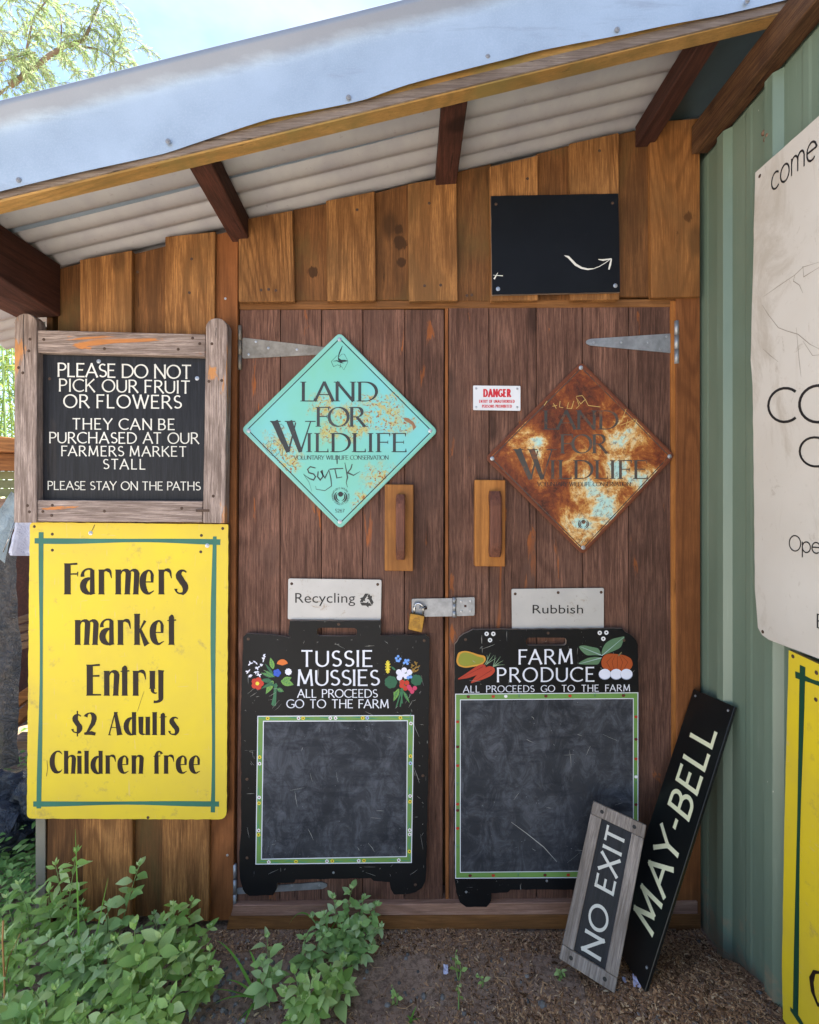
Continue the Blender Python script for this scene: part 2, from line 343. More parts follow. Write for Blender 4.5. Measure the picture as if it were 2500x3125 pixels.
def alu():
    t = NT('scratched_plate', .45, .4, .1); v = t.coord((1, 1, 1))
    a = t.mix(t.ramp(t.noise(v, 6, 5), [(.3, 0.), (.7, 1.)]), S('b5b3b0'), S('a6a4a2'))
    d = t.noise(v, 11, 9, .8, .5); a = t.mix(t.ramp(d, [(.58, 0.), (.66, .85)]), a, S('8c7b68'))
    a = t.mix(t.ramp(t.noise(v, 70, 5, .8), [(.62, 0.), (.7, .5)]), a, S('7f7468')); t.bump(d, .2, .001); return t.col(a)
M['plate'] = alu()
def cream_sign():
    t = NT('cream_sign_face', .45, .4); v = t.coord((1, 1, 1))
    a = t.mix(t.ramp(t.noise(v, 2.5, 5), [(.3, 0.), (.7, 1.)]), S('c8c4bc'), S('bab4aa'))
    a = t.mix(t.ramp(t.noise(t.coord((1, 1, .5)), 5, 8, .75, .8), [(.52, 0.), (.66, .6)]), a, S('a39a8c'))
    a = t.mix(t.ramp(t.noise(t.coord((1, 1, .6)), 34, 8, .75, 1.5), [(.6, 0.), (.68, .55)]), a, S('9a9082'))
    a = t.mix(t.ramp(t.noise(t.coord((1, 1, .12)), 18, 5, .6), [(.62, 0.), (.8, .4)]), a, S('a89a88')); t.bump(t.noise(v, 50, 6, .7), .12, .001); return t.col(a)
M['cream'] = cream_sign()
def turq():
    t = NT('turquoise_enamel', .42, .45); v = t.coord((1, 1, 1))
    a = t.mix(t.ramp(t.noise(v, 4, 4), [(.35, 0.), (.65, 1.)]), S('6fb5a0'), S('6fb8b8'))
    mask = t.ramp(t.math('ADD', t.noise(v, 12, 4, .6, .5), t.math('MULTIPLY', falloff(t, [(1170, 1255, 110), (1090, 1290, 90), (850, 1360, 90), (870, 1420, 80), (1160, 1470, 90), (1110, 1540, 60), (975, 1235, 60), (1230, 1300, 60), (1000, 1320, 60)]), .7)), [(.68, 0.), (.9, 1.)])
    halo = t.ramp(t.noise(v, 48, 6, .75, .8), [(.46, 0.), (.56, 1.)]); a = t.mix(t.math('MULTIPLY', t.math('MULTIPLY', mask, halo), .8), a, S('b09a3c'))
    sp = t.ramp(t.noise(v, 120, 4, .6, .6), [(.55, 0.), (.61, 1.)]); a = t.mix(t.math('MULTIPLY', mask, sp), a, S('8a4d14'))
    t.bump(t.noise(v, 60, 5), .1, .001); return t.col(a)
M['turq'] = turq()
M['turq_rim'] = paint('turquoise_rim', S('6fae9c'), S('80b8b0'), .45, S('8a7a50'), .66, 40)
def rusty():
    t = NT('rusted_enamel', .6, .35); v = t.coord((1, 1, 1))
    n = t.noise(v, 10, 12, .74, .5)
    # more bare paint in the lower right, deep rust at the top: gradient of wear
    g = t.n.new('ShaderNodeSeparateXYZ'); t.l.new(t.tc.outputs['Object'], g.inputs[0])
    w = t.math('MULTIPLY_ADD', g.outputs[0], .55, t.math('MULTIPLY', g.outputs[2], -.42))      # x - z drift
    n2 = t.math('ADD', t.math('MULTIPLY_ADD', n, .85, .06), t.math('SUBTRACT', t.math('MULTIPLY', falloff(t, [(1900, 1345, 110), (1965, 1480, 130), (1880, 1430, 90), (1830, 1520, 120), (1770, 1600, 100), (1860, 1560, 90), (1640, 1350, 60)]), .155), t.math('MULTIPLY', falloff(t, [(1775, 1180, 170), (1640, 1560, 140), (2020, 1400, 90), (1900, 1650, 90), (1560, 1440, 80), (1700, 1290, 110)]), .10)))
    a = t.ramp(n2, [(.34, S('3c1a10')), (.43, S('6a3014')), (.50, S('91501e')), (.555, S('bb8a48')), (.60, S('cdb98a')), (.64, S('a9c8bd')), (.76, S('8fc4cc'))])
    a = t.mix(t.ramp(t.noise(v, 75, 8, .8), [(.5, 0.), (.62, .8)]), a, S('6e3a18'))
    t.bump(n, .3, .002); return t.col(a)
M['rust'] = rusty()
M['rust_rim'] = paint('rusty_rim', S('54291a'), S('6b3a20'), .7, S('8ab8a8'), .70, 9)
def ground_mat():
    t = NT('soil', .95, .1); v = t.coord((1, 1, 1), False)
    a = t.mix(t.ramp(t.noise(v, 3, 6, .6), [(.35, 0.), (.65, 1.)]), S('917868'), S('a68c78'))
    a = t.mix(t.ramp(t.noise(v, 60, 8, .75), [(.4, .7), (.55, 0.)]), a, S('57443a'))
    a = t.mix(t.ramp(t.noise(v, 120, 6, .8), [(.6, 0.), (.7, .6)]), a, S('8d7a6b'))
    t.bump(t.noise(v, 80, 8, .75), .8, .006); return t.col(a)
M['soil'] = ground_mat()
M['bounce'] = paint('pale_bounce_ground', S('c2bab0'), S('b2aaa0'), .95, S('8c8070'), .6, 30, bmp=.6)
def leafmat(name, c1, c2, c3, tr=.3, isl=False):
    t = NT(name, .6, .15)
    rnd = t.oi.outputs['Random']
    if isl:
        g = t.n.new('ShaderNodeNewGeometry'); rnd = g.outputs['Random Per Island']
    a = t.ramp(rnd, [(0., c1), (.55, c2), (1., c3)])
    a = t.mix(t.ramp(t.noise(t.tc.outputs['Object'], 40, 3), [(.3, .3), (.7, 0.)]), a, tuple(x * .75 for x in c1[:3]) + (1,))
    t.col(a); tl = t.n.new('ShaderNodeBsdfTranslucent'); t.l.new(a, tl.inputs[0]); ms = t.n.new('ShaderNodeMixShader'); ms.inputs[0].default_value = tr
    t.l.new(t.b.outputs[0], ms.inputs[1]); t.l.new(tl.outputs[0], ms.inputs[2]); t.l.new(ms.outputs[0], t.n['Material Output'].inputs[0]); return t.mat
M['leaf'] = leafmat('weed_leaf', S('80a450'), S('a6c470'), S('c2d494'), .32)
M['leaf_blue'] = leafmat('weed_leaf_cool', S('84a85e'), S('a6c47e'), S('c2d4a2'), .32)
M['leaf_bg'] = leafmat('background_weed_leaf', S('5f8648'), S('80a65a'), S('a4c078'), .35, True)
M['grass'] = leafmat('grass_blade', S('5a8a38'), S('6f9f45'), S('85ad55'), .3, True)
M['willow_leaf'] = leafmat('willow_leaf', S('7f9a5c'), S('9aae7a'), S('b9c49a'), .45, True)
M['bamboo_leaf'] = leafmat('bamboo_leaf', S('5f7f35'), S('8aa04a'), S('b0ba6a'), .45, True)
M['stem'] = paint('green_stem', S('6f8a4c'), S('7f9558'), .6)
M['dry_stem'] = paint('dry_stem', S('b58a58'), S('9a6f40'), .8)
M['bark'] = paint('willow_bark', S('8a7a6a'), S('6e5f52'), .9, bmp=.6)
M['yellow_flower'] = paint('pale_yellow_flower', S('cfc98a'), S('d8d49a'), .7)
def chip_mat():
    t = NT('bark_mulch', .9, .1); g = t.n.new('ShaderNodeNewGeometry')
    return t.col(t.ramp(g.outputs['Random Per Island'], [(0., S('46321f')), (.35, S('80604a')), (.7, S('aa8464')), (.9, S('c29c74')), (1., S('d4ba98'))]))
M['chip'] = chip_mat()
def stone_mat():
    t = NT('gravel_stone', .85, .2); g = t.n.new('ShaderNodeNewGeometry')
    a = t.ramp(g.outputs['Random Per Island'], [(0., S('4c4844')), (.6, S('7a7672')), (1., S('9a9690'))])
    return t.col(t.mix(t.ramp(t.noise(t.tc.outputs['Object'], 80, 5), [(.4, .4), (.6, 0.)]), a, S('3d3833')))
M['stone'] = stone_mat()
def tarp_mat(name, c, c2, rough):
    t = NT(name, rough, .5); v = t.coord((1, 1, 1)); t.bump(t.noise(v, 30, 6, .65, 2.0), .9, .012)
    return t.col(t.mix(t.ramp(t.noise(v, 8, 5), [(.3, 0.), (.7, 1.)]), c, c2))
M['tarp'] = tarp_mat('black_tarpaulin', S('14181e'), S('1f242c'), .28)
M['white_tarp'] = tarp_mat('white_tarpaulin', S('b4b8cc'), S('c4c8d8'), .5)
M['grey_tarp'] = tarp_mat('grey_tarpaulin', S('7a8a92'), S('8a9aa2'), .5)
M['blue'] = paint('blue_plastic', S('1a4f9c'), S('1f5ab0'), .4)
M['moss_iron'] = paint('mossy_roof_iron', S('7d7f56'), S('6a6e4c'), .8, S('4a4a35'), .6, 10)
M['galv_strip'] = paint('ribbed_steel_strip', S('a8a294'), S('989284'), .5)
M['mud'] = paint('mud_nest', S('7a6250'), S('5f4a3c'), .95, bmp=.8)
M['litter'] = paint('pale_plastic_litter', S('c4c2d4'), S('b4b0c8'), .5)
def flat(name, h, h2=None): 
    if name not in M: M[name] = paint(name, S(h), S(h2 or h), .5)
    return M[name]

# ------------------------------------------------------------------ lettering (brush and type strokes as geometry)
def arc(cx, cy, rx, ry, a0, a1, n=12):
    return [(cx + rx * math.cos(R(a0 + (a1 - a0) * i / n)), cy + ry * math.sin(R(a0 + (a1 - a0) * i / n))) for i in range(n + 1)]
def ln(*p): return [tuple(p[i:i + 2]) for i in range(0, len(p), 2)]
SC = arc(.27, .745, .22, .235, 40, 255, 12) + arc(.27, .255, .25, .235, 80, -145, 13)
CAPS = {
 'A': (.80, [ln(0, 0, .40, 1), ln(.40, 1, .80, 0), ln(.15, .34, .65, .34)]),
 'B': (.56, [ln(0, 0, 0, 1), ln(0, 1, .2, 1) + arc(.26, .76, .22, .24, 90, -90)[1:] + ln(.2, .52, 0, .52), ln(0, .52, .25, .52) + arc(.28, .26, .26, .26, 90, -90)[1:] + ln(.2, 0, 0, 0)]),
 'C': (.74, [arc(.48, .5, .48, .5, 48, 312, 18)]),
 'D': (.74, [ln(0, 0, 0, 1), ln(0, 1, .2, 1) + arc(.24, .5, .5, .5, 90, -90, 16)[1:] + ln(.2, 0, 0, 0)]),
 'E': (.50, [ln(0, 0, 0, 1), ln(0, 1, .5, 1), ln(0, .52, .42, .52), ln(0, 0, .52, 0)]),
 'F': (.48, [ln(0, 0, 0, 1), ln(0, 1, .5, 1), ln(0, .52, .42, .52)]),
 'G': (.80, [arc(.48, .5, .48, .5, 48, 318, 18), ln(.82, .42, .82, .12), ln(.52, .42, .84, .42)]),
 'H': (.68, [ln(0, 0, 0, 1), ln(.68, 0, .68, 1), ln(0, .52, .68, .52)]),
 'I': (.0, [ln(0, 0, 0, 1)]),
 'J': (.3, [ln(.3, 1, .3, .2) + arc(.1, .2, .2, .2, 0, -110, 6)]),
 'K': (.62, [ln(0, 0, 0, 1), ln(.56, 1, 0, .42), ln(.18, .58, .62, 0)]),
 'L': (.48, [ln(0, 1, 0, 0), ln(0, 0, .48, 0)]),
 'M': (.88, [ln(.04, 0, .1, 1), ln(.1, 1, .44, .1), ln(.44, .1, .78, 1), ln(.78, 1, .86, 0)]),
 'N': (.70, [ln(0, 0, 0, 1), ln(0, 1, .70, 0), ln(.70, 0, .70, 1)]),
 'O': (.92, [arc(.46, .5, .46, .5, 90, 450, 26)]),
 'P': (.52, [ln(0, 0, 0, 1), ln(0, 1, .2, 1) + arc(.25, .74, .26, .26, 90, -90)[1:] + ln(.2, .48, 0, .48)]),
 'R': (.60, [ln(0, 0, 0, 1), ln(0, 1, .2, 1) + arc(.25, .75, .25, .25, 90, -90)[1:] + ln(.2, .5, 0, .5), ln(.24, .5, .62, 0)]),
 'S': (.50, [SC]),
 'T': (.66, [ln(.33, 0, .33, 1), ln(0, 1, .66, 1)]),
 'U': (.68, [ln(0, 1, 0, .34) + arc(.34, .34, .34, .34, 180, 360, 12)[1:] + ln(.68, 1)]),
 'V': (.74, [ln(0, 1, .37, 0), ln(.37, 0, .74, 1)]),
 'W': (1.1, [ln(0, 1, .30, 0), ln(.30, 0, .55, 1), ln(.55, 1, .82, 0), ln(.82, 0, 1.1, 1)]),
 'X': (.68, [ln(0, 1, .66, 0), ln(.66, 1, 0, 0)]),
 'Y': (.70, [ln(0, 1, .35, .48), ln(.70, 1, .35, .48), ln(.35, .48, .35, 0)]),
 '-': (.3, [ln(0, .45, .3, .45)]), '&': (.6, [arc(.25, .78, .18, .2, -60, 250, 10) + arc(.25, .25, .25, .26, 140, 330, 10)]),
 '2': (.52, [arc(.26, .74, .25, .25, 170, -20, 10) + ln(.0, .0), ln(0, 0, .54, 0)]),
 '3': (.5, [arc(.24, .76, .22, .23, 150, -80, 9), arc(.24, .27, .26, .27, 80, -150, 10)]),
 '5': (.5, [ln(.46, 1, .08, 1, .04, .56), ln(.04, .56) + arc(.23, .32, .26, .31, 110, -140, 10)]),
 '6': (.52, [arc(.55, .4, .52, .6, 100, 180, 6) + arc(.28, .3, .25, .3, 180, 540, 14)[1:]]),
 '7': (.5, [ln(0, 1, .5, 1, .18, 0)]),
 '9': (.52, [arc(.26, .7, .25, .3, 0, 360, 14) + arc(.0, .6, .51, .6, 0, -75, 6)]),
}
LOW = {  # thin geometric lower case, x height .62
 'c': (.50, [arc(.31, .31, .31, .31, 45, 315, 16)]), 'o': (.62, [arc(.31, .31, .31, .31, 0, 360, 20)]),
 'm': (.84, [ln(0, 0, 0, .62), ln(0, .36) + arc(.21, .40, .21, .22, 180, 0, 8) + ln(.42, 0), ln(.42, .36) + arc(.63, .40, .21, .22, 180, 0, 8) + ln(.84, 0)]),
 'n': (.46, [ln(0, 0, 0, .62), ln(0, .36) + arc(.23, .39, .23, .23, 180, 0, 8) + ln(.46, 0)]),
 'e': (.60, [ln(.02, .34, .6, .34) + arc(.31, .31, .30, .31, 5, 310, 18)]),
 'p': (.60, [ln(0, -.3, 0, .62), arc(.31, .31, .31, .31, 0, 360, 20)]),
}
def txt_strokes(text, style):
    """returns list of (points, widths) in cap-height units and the total width"""
    out = []; x = 0; last = ''; gap = style.get('gap', .22); sp = style.get('space', .45)
    th, tn, na = style.get('thick', .14), style.get('thin', .10), R(style.get('nib', 20))
    fl = style.get('flare', 0); serif = style.get('serif', 0); sx = style.get('sx', 1)
    for ch in text:
        if ch == ' ': x += sp; last = ''; continue
        src = LOW if (style.get('low') and ch in LOW) else CAPS
        w, st = src[ch]
        if last: x += style.get('stem', .05) * ((last in 'HIMN') + (ch in 'BDEFHIKLMNPR'))
        if last and (last + ch) in ('AT', 'TA', 'LT', 'AV', 'AY', 'FA', 'PA', 'VA', 'RV'): x -= .09
        for pts in st:
            q = [(x + a * sx, th * .0 + tn / 2 + b * (1 - tn) if src is CAPS else b) for a, b in pts]
            ws = []
            for i in range(len(q)):
                a, b = q[max(i - 1, 0)], q[min(i + 1, len(q) - 1)]
                L = math.hypot(b[0] - a[0], b[1] - a[1]) or 1
                c = abs((b[0] - a[0]) * math.sin(na) - (b[1] - a[1]) * math.cos(na)) / L
                ws.append(tn + (th - tn) * c ** 1.4)
            if len(q) == 2:
                a, b = q; ext = tn / 2 * 0.98
                L = math.hypot(b[0] - a[0], b[1] - a[1]); ux, uy = (b[0] - a[0]) / L, (b[1] - a[1]) / L
                if abs(uy) > .3:
                    e = ext / abs(uy)
                    if abs(a[1] - tn / 2) < .02 or abs(a[1] - 1 + tn / 2) < .02: a = (a[0] - ux * e, a[1] - uy * e)
                    if abs(b[1] - tn / 2) < .02 or abs(b[1] - 1 + tn / 2) < .02: b = (b[0] + ux * e, b[1] + uy * e)
                w0 = ws[0]
                if fl:
                    q = [a, (a[0] + (b[0] - a[0]) * .16, a[1] + (b[1] - a[1]) * .16), (a[0] + (b[0] - a[0]) * .84, a[1] + (b[1] - a[1]) * .84), b]; ws = [w0 * (1 + fl), w0, w0, w0 * (1 + fl)]
                else: q = [a, b]; ws = [w0, w0]
                if serif:
                    jt = [p for s2 in st for p in (s2[0], s2[-1])]
                    for k, e in ((0, a), (1, b)):
                        p0 = pts[0] if k == 0 else pts[-1]
                        if abs(uy) > .5 and (p0[1] in (0, 1)) and (jt.count(p0) < 2 or (abs(p0[0]) < .01 and ch in 'BDEFLPRN') or (ch == 'M' and p0[1] == 1)) and not (ch in 'T' and p0[1] == 1):
                            yy = .02 if p0[1] == 0 else .98
                            if ch == 'N' and p0 == (.70, 0): continue
                            out.append(([(e[0] - serif, yy), (e[0] + serif, yy)], [.04, .04]))
                        if abs(uy) < .3 and jt.count(p0) < 2 and p0[0] > .3 and ch in 'EFLT' or (ch == 'T' and abs(uy) < .3):
                            d = -1 if p0[1] == 1 else 1
                            if p0[1] in (0, 1): out.append(([(e[0], e[1] - d * .02), (e[0], e[1] + d * .17)], [.09, .02]))
                            else: out.append(([(e[0], e[1] - .09), (e[0], e[1] + .09)], [.03, .03]))
            out.append((q, ws))
        x += w * sx + gap; last = ch
    return out, x - gap
def fit_text(text, style, width, cap):
    """keeps letter shapes, spreads the gaps, then stretches what is left"""
    n = max(1, len(text.replace(' ', '')) - 1 + text.count(' ')); g0 = style.get('gap', .22); th = style.get('thick', .14)
    W0 = txt_strokes(text, style)[1] + th; want = width / cap
    st = style.get('stretch', 1.0); extra = (want / st - W0) / n
    g = min(max(g0 + extra, style.get('mingap', .12)), g0 + .12)
    S_, W = txt_strokes(text, dict(style, gap=g)); return S_, W + th, width / (W + th)
def letter_line(mb, text, style, f, u0, u1, vb0, vb1, cap, h, m=0, dirty=0):
    th = style.get('thick', .14); st, W, sx = fit_text(text, style, u1 - u0, cap); jit = style.get('jit', 0)
    for k, (pts, ws) in enumerate(st):
        jx, jy = random.uniform(-jit, jit), random.uniform(-jit, jit); q = []
        for a, b in pts:
            t = (a + jx + th / 2) * sx; q.append((u0 + t, vb0 + (vb1 - vb0) * t / (u1 - u0) - (b + jy) * cap))
        mb.ribbon(q, [w * cap for w in ws], f, h + (k % 9) * 3e-5, m)
SIGN = dict(thick=.12, thin=.085, nib=15, flare=.22, gap=.2, space=.42, jit=.008)
SIGNC = dict(thick=.13, thin=.085, nib=15, flare=.22, gap=.17, space=.45)
SERIF = dict(thick=.16, thin=.04, nib=12, serif=.13, gap=.10, space=.4, stretch=1.16, mingap=.04, stem=.13)
BOLD = dict(thick=.23, thin=.17, nib=0, gap=.20, space=.4, sx=.62, mingap=.26, stem=.02)
GEO = dict(thick=.072, thin=.072, nib=0, gap=.17, space=.4, low=True)
SAN = dict(thick=.12, thin=.10, nib=0, gap=.2, space=.4)
SERIFS = dict(stem=.1, mingap=.06, thick=.14, thin=.06, nib=12, serif=.10, gap=.16, space=.42)
def ttf_line(name, text, f, u0, u1, vb, cap, h, mat, parent):
    cu = bpy.data.curves.new('txt', 'FONT'); cu.body = text; cu.size = 1; cu.resolution_u = 4
    o = bpy.data.objects.new('txt', cu); scn.collection.objects.link(o)
    bpy.context.view_layer.update(); dg = bpy.context.evaluated_depsgraph_get()
    me = bpy.data.meshes.new_from_object(o.evaluated_get(dg)); bpy.data.objects.remove(o)
    xs = [v.co.x for v in me.vertices]; x0, x1 = min(xs), max(xs)
    caph = .729 if True else 1
    for v in me.vertices:
        v.co = f(u0 + (v.co.x - x0) / (x1 - x0) * (u1 - u0), vb - v.co.y / caph * cap, h)
    me.materials.clear(); me.materials.append(mat); me.update()
    return link(name, me, parent)
# heavy condensed display letters (yellow sign): stroke = (points, widths); x height .8
def hstem(x, y0, y1, w=.2): return (ln(x, y0, x, y0 + .05, x, y1 - .05, x, y1), [w * 1.2, w, w, w * 1.16])
HVY = {
 'F': (.45, [hstem(.11, 0, 1), (ln(.05, .965, .42, .985), [.05, .07]), (ln(.1, .65, .43, .66), [.045, .05]), (ln(.425, .58, .435, .73), [.02, .04])]),
 'a': (.47, [(arc(.26, .62, .2, .2, 195, 70, 7) + ln(.40, .74), [.13, .11, .09, .07, .06, .06, .06, .07, .09]), (ln(.37, .78, .37, .05, .385, 0), [.13, .15, .19]), (arc(.34, .27, .26, .25, 75, 285, 12), [.03, .05, .10, .15, .19, .2, .2, .2, .19, .15, .1, .05, .03])]),
 'r': (.48, [hstem(.12, 0, .8, .17), (ln(.18, .6) + arc(.29, .66, .12, .13, 150, 20, 6) + ln(.44, .52), [.03, .04, .06, .08, .1, .12, .1, .07, .02])]),
 'm': (.74, [hstem(.10, 0, .8, .17), (ln(.16, .62) + arc(.3, .66, .12, .12, 140, 10, 5) + ln(.385, .05, .385, 0), [.03, .05, .06, .09, .13, .15, .16, .16, .2]), (ln(.44, .62) + arc(.57, .66, .12, .12, 140, 10, 5) + ln(.655, .05, .655, 0), [.03, .05, .06, .09, .13, .15, .16, .16, .2])]),
 'n': (.47, [hstem(.10, 0, .8, .17), (ln(.16, .62) + arc(.3, .66, .12, .12, 140, 10, 5) + ln(.385, .05, .385, 0), [.03, .05, .06, .09, .13, .15, .16, .16, .2])]),
 'e': (.46, [(ln(.36, .40, .36, .55) + arc(.25, .55, .12, .22, 20, 120, 6) + arc(.26, .4, .2, .37, 130, 275, 10) + ln(.42, .12), [.08, .1, .1, .08, .07, .06, .06, .07, .09] + [.14, .18, .2, .2, .2, .2, .19, .17, .13, .09, .06] + [.02]), (ln(.12, .40, .40, .40), [.035, .035])]),
 's': (.42, [(arc(.25, .62, .13, .15, 35, 200, 8) + arc(.17, .2, .16, .2, 60, -60, 6) + arc(.16, .16, .13, .13, -80, -190, 5), [.04, .05, .06, .07, .1, .13, .16, .19, .2, .2, .2, .2, .18, .15, .12, .09, .06, .05, .05, .05, .07, .11][:22])]),
 'k': (.47, [hstem(.10, 0, 1, .17), (ln(.16, .42, .36, .78), [.03, .09]), (ln(.2, .5, .38, .06, .42, 0), [.08, .17, .2])]),
 't': (.29, [(ln(.13, 0, .13, .05, .13, .9, .15, .97), [.2, .17, .17, .05]), (ln(.0, .78, .28, .8), [.035, .045])]),
 'E': (.48, [hstem(.11, 0, 1), (ln(.05, .965, .43, .99), [.05, .07]), (ln(.1, .63, .42, .64), [.045, .06]), (ln(.05, .03, .47, .03), [.06, .05])]),
 'y': (.46, [hstem(.1, .22, .8, .17), (ln(.1, .25) + arc(.2, .2, .1, .12, 190, 300, 5), [.1, .12, .1, .07, .05, .04, .03]), (ln(.38, .82, .37, .75, .37, -.05) + arc(.2, -.08, .17, .12, 0, -110, 6), [.2, .16, .16, .16, .14, .11, .09, .08, .08, .09])]),
 '$': (.42, [(arc(.27, .72, .13, .16, 35, 200, 8) + arc(.19, .28, .16, .2, 60, -60, 6) + arc(.18, .24, .13, .13, -80, -190, 5), [.04, .05, .06, .08, .12, .15, .18, .2, .2, .2, .2, .2, .18, .15, .12, .09, .06, .05, .05, .05, .07, .11]), (ln(.24, -.06, .24, 1.06), [.05, .05])]),
 '2': (.5, [(arc(.24, .74, .17, .22, 165, -10, 8) + ln(.36, .5, .12, .08), [.16, .12, .07, .05, .08, .14, .18, .2, .2, .18, .08]), (ln(.02, .06, .3, .09, .46, .04), [.1, .17, .13])]),
 'A': (.53, [(ln(.0, 0, .24, 1), [.05, .04]), (ln(.25, .99, .41, .05, .42, 0), [.12, .2, .24]), (ln(.1, .33, .35, .33), [.035, .035]), (ln(-.03, .01, .08, .01), [.03, .03]), (ln(.2, .985, .34, .985), [.04, .04])]),
 'd': (.48, [hstem(.38, 0, 1, .16), (arc(.32, .38, .25, .37, 70, 290, 12), [.03, .05, .10, .15, .18, .2, .2, .2, .18, .15, .1, .05, .03])]),
 'u': (.47, [(ln(.10, .8, .10, .2) + arc(.21, .15, .11, .12, 190, 300, 5), [.2, .17, .17, .14, .11, .08, .05, .03]), hstem(.37, 0, .8, .17)]),
 'l': (.22, [hstem(.1, 0, 1, .17)]),
 'C': (.5, [(arc(.34, .52, .24, .46, 45, 315, 16), [.02, .05, .08, .06, .08, .12, .17, .2, .21, .21, .21, .2, .17, .12, .08, .05, .02])]),
 'h': (.47, [hstem(.10, 0, 1, .17), (ln(.16, .62) + arc(.3, .66, .12, .12, 140, 10, 5) + ln(.385, .05, .385, 0), [.03, .05, .06, .09, .13, .15, .16, .16, .2])]),
 'i': (.22, [hstem(.1, 0, .78, .17), (ln(.1, .88, .1, 1.0), [.17, .12])]),
 'f': (.32, [(ln(.12, 0, .12, .05, .12, .7) + arc(.23, .8, .11, .17, 180, 60, 5) + ln(.34, .86), [.2, .17, .17, .15, .12, .1, .08, .07, .07, .12]), (ln(.0, .76, .28, .78), [.035, .045])]),
}
def heavy_line(mb, text, f, u0, u1, vb, cap, h, m=0, gap=.06, space=.3):
    x = 0; items = []
    for ch in text:
        if ch == ' ': x += space; continue
        w, st = HVY[ch]
        for pts, ws in st:
            n = len(pts); ws = list(ws) + [ws[-1]] * (n - len(ws)); items.append(([(x + a, b) for a, b in pts], ws[:n]))
        x += w + gap
    W = x - gap; sx = (u1 - u0) / W
    for k, (pts, ws) in enumerate(items):
        mb.ribbon(pts, ws, lambda a, b, hh: f(u0 + a * sx, vb - b * cap, hh), h + (k % 9) * 3e-5, m)

# screws: shared meshes
def screw_mesh(name, r, mat, dome=.003):
    mb = MB(); n = 12; rings = [(r, 0), (r * .95, dome * .35), (r * .6, dome * .5), (r * .55, dome), (r * .42, dome * 1.15), (r * .25, dome * 1.15), (r * .2, dome * .8)]
    vs = []
    for rr, hh in rings: vs += [(rr * math.cos(2 * math.pi * i / n), -hh, rr * math.sin(2 * math.pi * i / n)) for i in range(n)]
    fs = [(j * n + i, j * n + (i + 1) % n, (j + 1) * n + (i + 1) % n, (j + 1) * n + i) for j in range(len(rings) - 1) for i in range(n)]
    fs.append(tuple(range((len(rings) - 1) * n, len(rings) * n))); mb.add(vs, fs, 0); return mb.mesh(name, mat)
SCR = {'zinc': screw_mesh('screw', .0072, M['zinc']), 'small': screw_mesh('screw_small', .0042, M['zinc'], .002),
       'rust': screw_mesh('screw_rusty', .0050, M['rusty_screw'], .001), 'flash': screw_mesh('flashing_screw', .0068, flat('grey_screw', '777b82'), .003)}
def screw(parent, p, kind='zinc', rot=None, name='screw'):
    o = bpy.data.objects.new(name, SCR[kind]); scn.collection.objects.link(o); o.parent = parent
    o.matrix_parent_inverse = Matrix.Translation(-Vector(parent.location)); o.location = p
    o.rotation_euler = rot or (0, random.uniform(0, 3), 0); return o

# ------------------------------------------------------------------ ground
def gh(x, y):
    m = .10 * sm(.2, .75, x) * sm(-.04, -.32, y)
    n = mnoise.noise(Vector((x * 3, y * 3, 0))) * .012 + mnoise.noise(Vector((x * 14, y * 14, 5))) * .005
    return m + n * (1 if abs(x) < 4 else 0) - .004 + .012 * sm(-.02, .02, y) * 0
def axis(lo, hi, d, far):
    a = []; x = lo
    while x <= hi: a.append(x); x += d
    l = []; st = d * 2; x = lo - st
    while x > -far: l.append(x); st *= 1.5; x -= st
    r = []; st = d * 2; x = a[-1] + st
    while x < far: r.append(x); st *= 1.5; x += st
    return [-far] + l[::-1] + a + r + [far]
xs, ys = axis(-2.2, 1.05, .018, 120), axis(-.75, 1.4, .018, 120)
mb = MB(); nx = len(xs)
mb.add([(x, y, gh(x, y)) for y in ys for x in xs], [(j * nx + i, j * nx + i + 1, (j + 1) * nx + i + 1, (j + 1) * nx + i) for j in range(len(ys) - 1) for i in range(nx - 1)], 0, True)
tag(mb.build('ground', M['soil']), kind='structure')

mb = MB(); mb.add([(-40, -1.15, .004), (.955, -1.05, .004), (.955, -14, .004), (-40, -14, .004)], [(0, 3, 2, 1)]); tag(mb.build('bounce_ground', M['bounce']), kind='structure')  # unseen pale ground added to bounce sunlight onto the shed front
# ------------------------------------------------------------------ timber shed
shed = thing('timber_shed', 'brown timber shed with double doors, board and batten front and sloping iron roof', 'shed', (0, 0, 0))
RM, RZ = .24, 2.507                       # roof slope along x, underside height at x = 0
def rz(x): return RZ + RM * x
# boards above the doors and left of them: (uT0,uT1,uB0,uB1,vT0,vT1,vB0,vB1)
for a in [(895, 1000, 897, 1002, 640, 620, 917, 917), (1140, 1250, 1143, 1252, 590, 560, 915, 915), (1390, 1500, 1393, 1502, 525, 500, 918, 918),
          (1636, 1748, 1640, 1750, 470, 440, 915, 915), (1885, 1990, 1887, 1992, 410, 385, 905, 905)]:
    quadboard(*a, .0, .018).build('back_board', M['back_knot' if a[0] in (1140, 895) else 'board_back'], shed, .0015)
for a in [(728, 892, 728, 900, 672, 641, 921, 919), (995, 1143, 998, 1148, 612, 583, 918, 917), (1245, 1393, 1248, 1397, 560, 536, 919, 917),
          (1495, 1642, 1499, 1644, 508, 473, 918, 916), (1738, 1889, 1742, 1891, 438, 404, 916, 914), (1984, 2137, 1988, 2137, 372, 360, 908, 905)]:
    quadboard(*a, -.02, .02).build('batten_board', M['batten_knot' if a[0] == 1984 else 'batten'], shed, .002)
for a in [(180, 258, 140, 262, 820, 800, 2790, 2795), (396, 515, 398, 500, 778, 748, 2795, 2800)]:
    quadboard(*a, .0, .018).build('back_board', M['board_back'], shed, .0015)
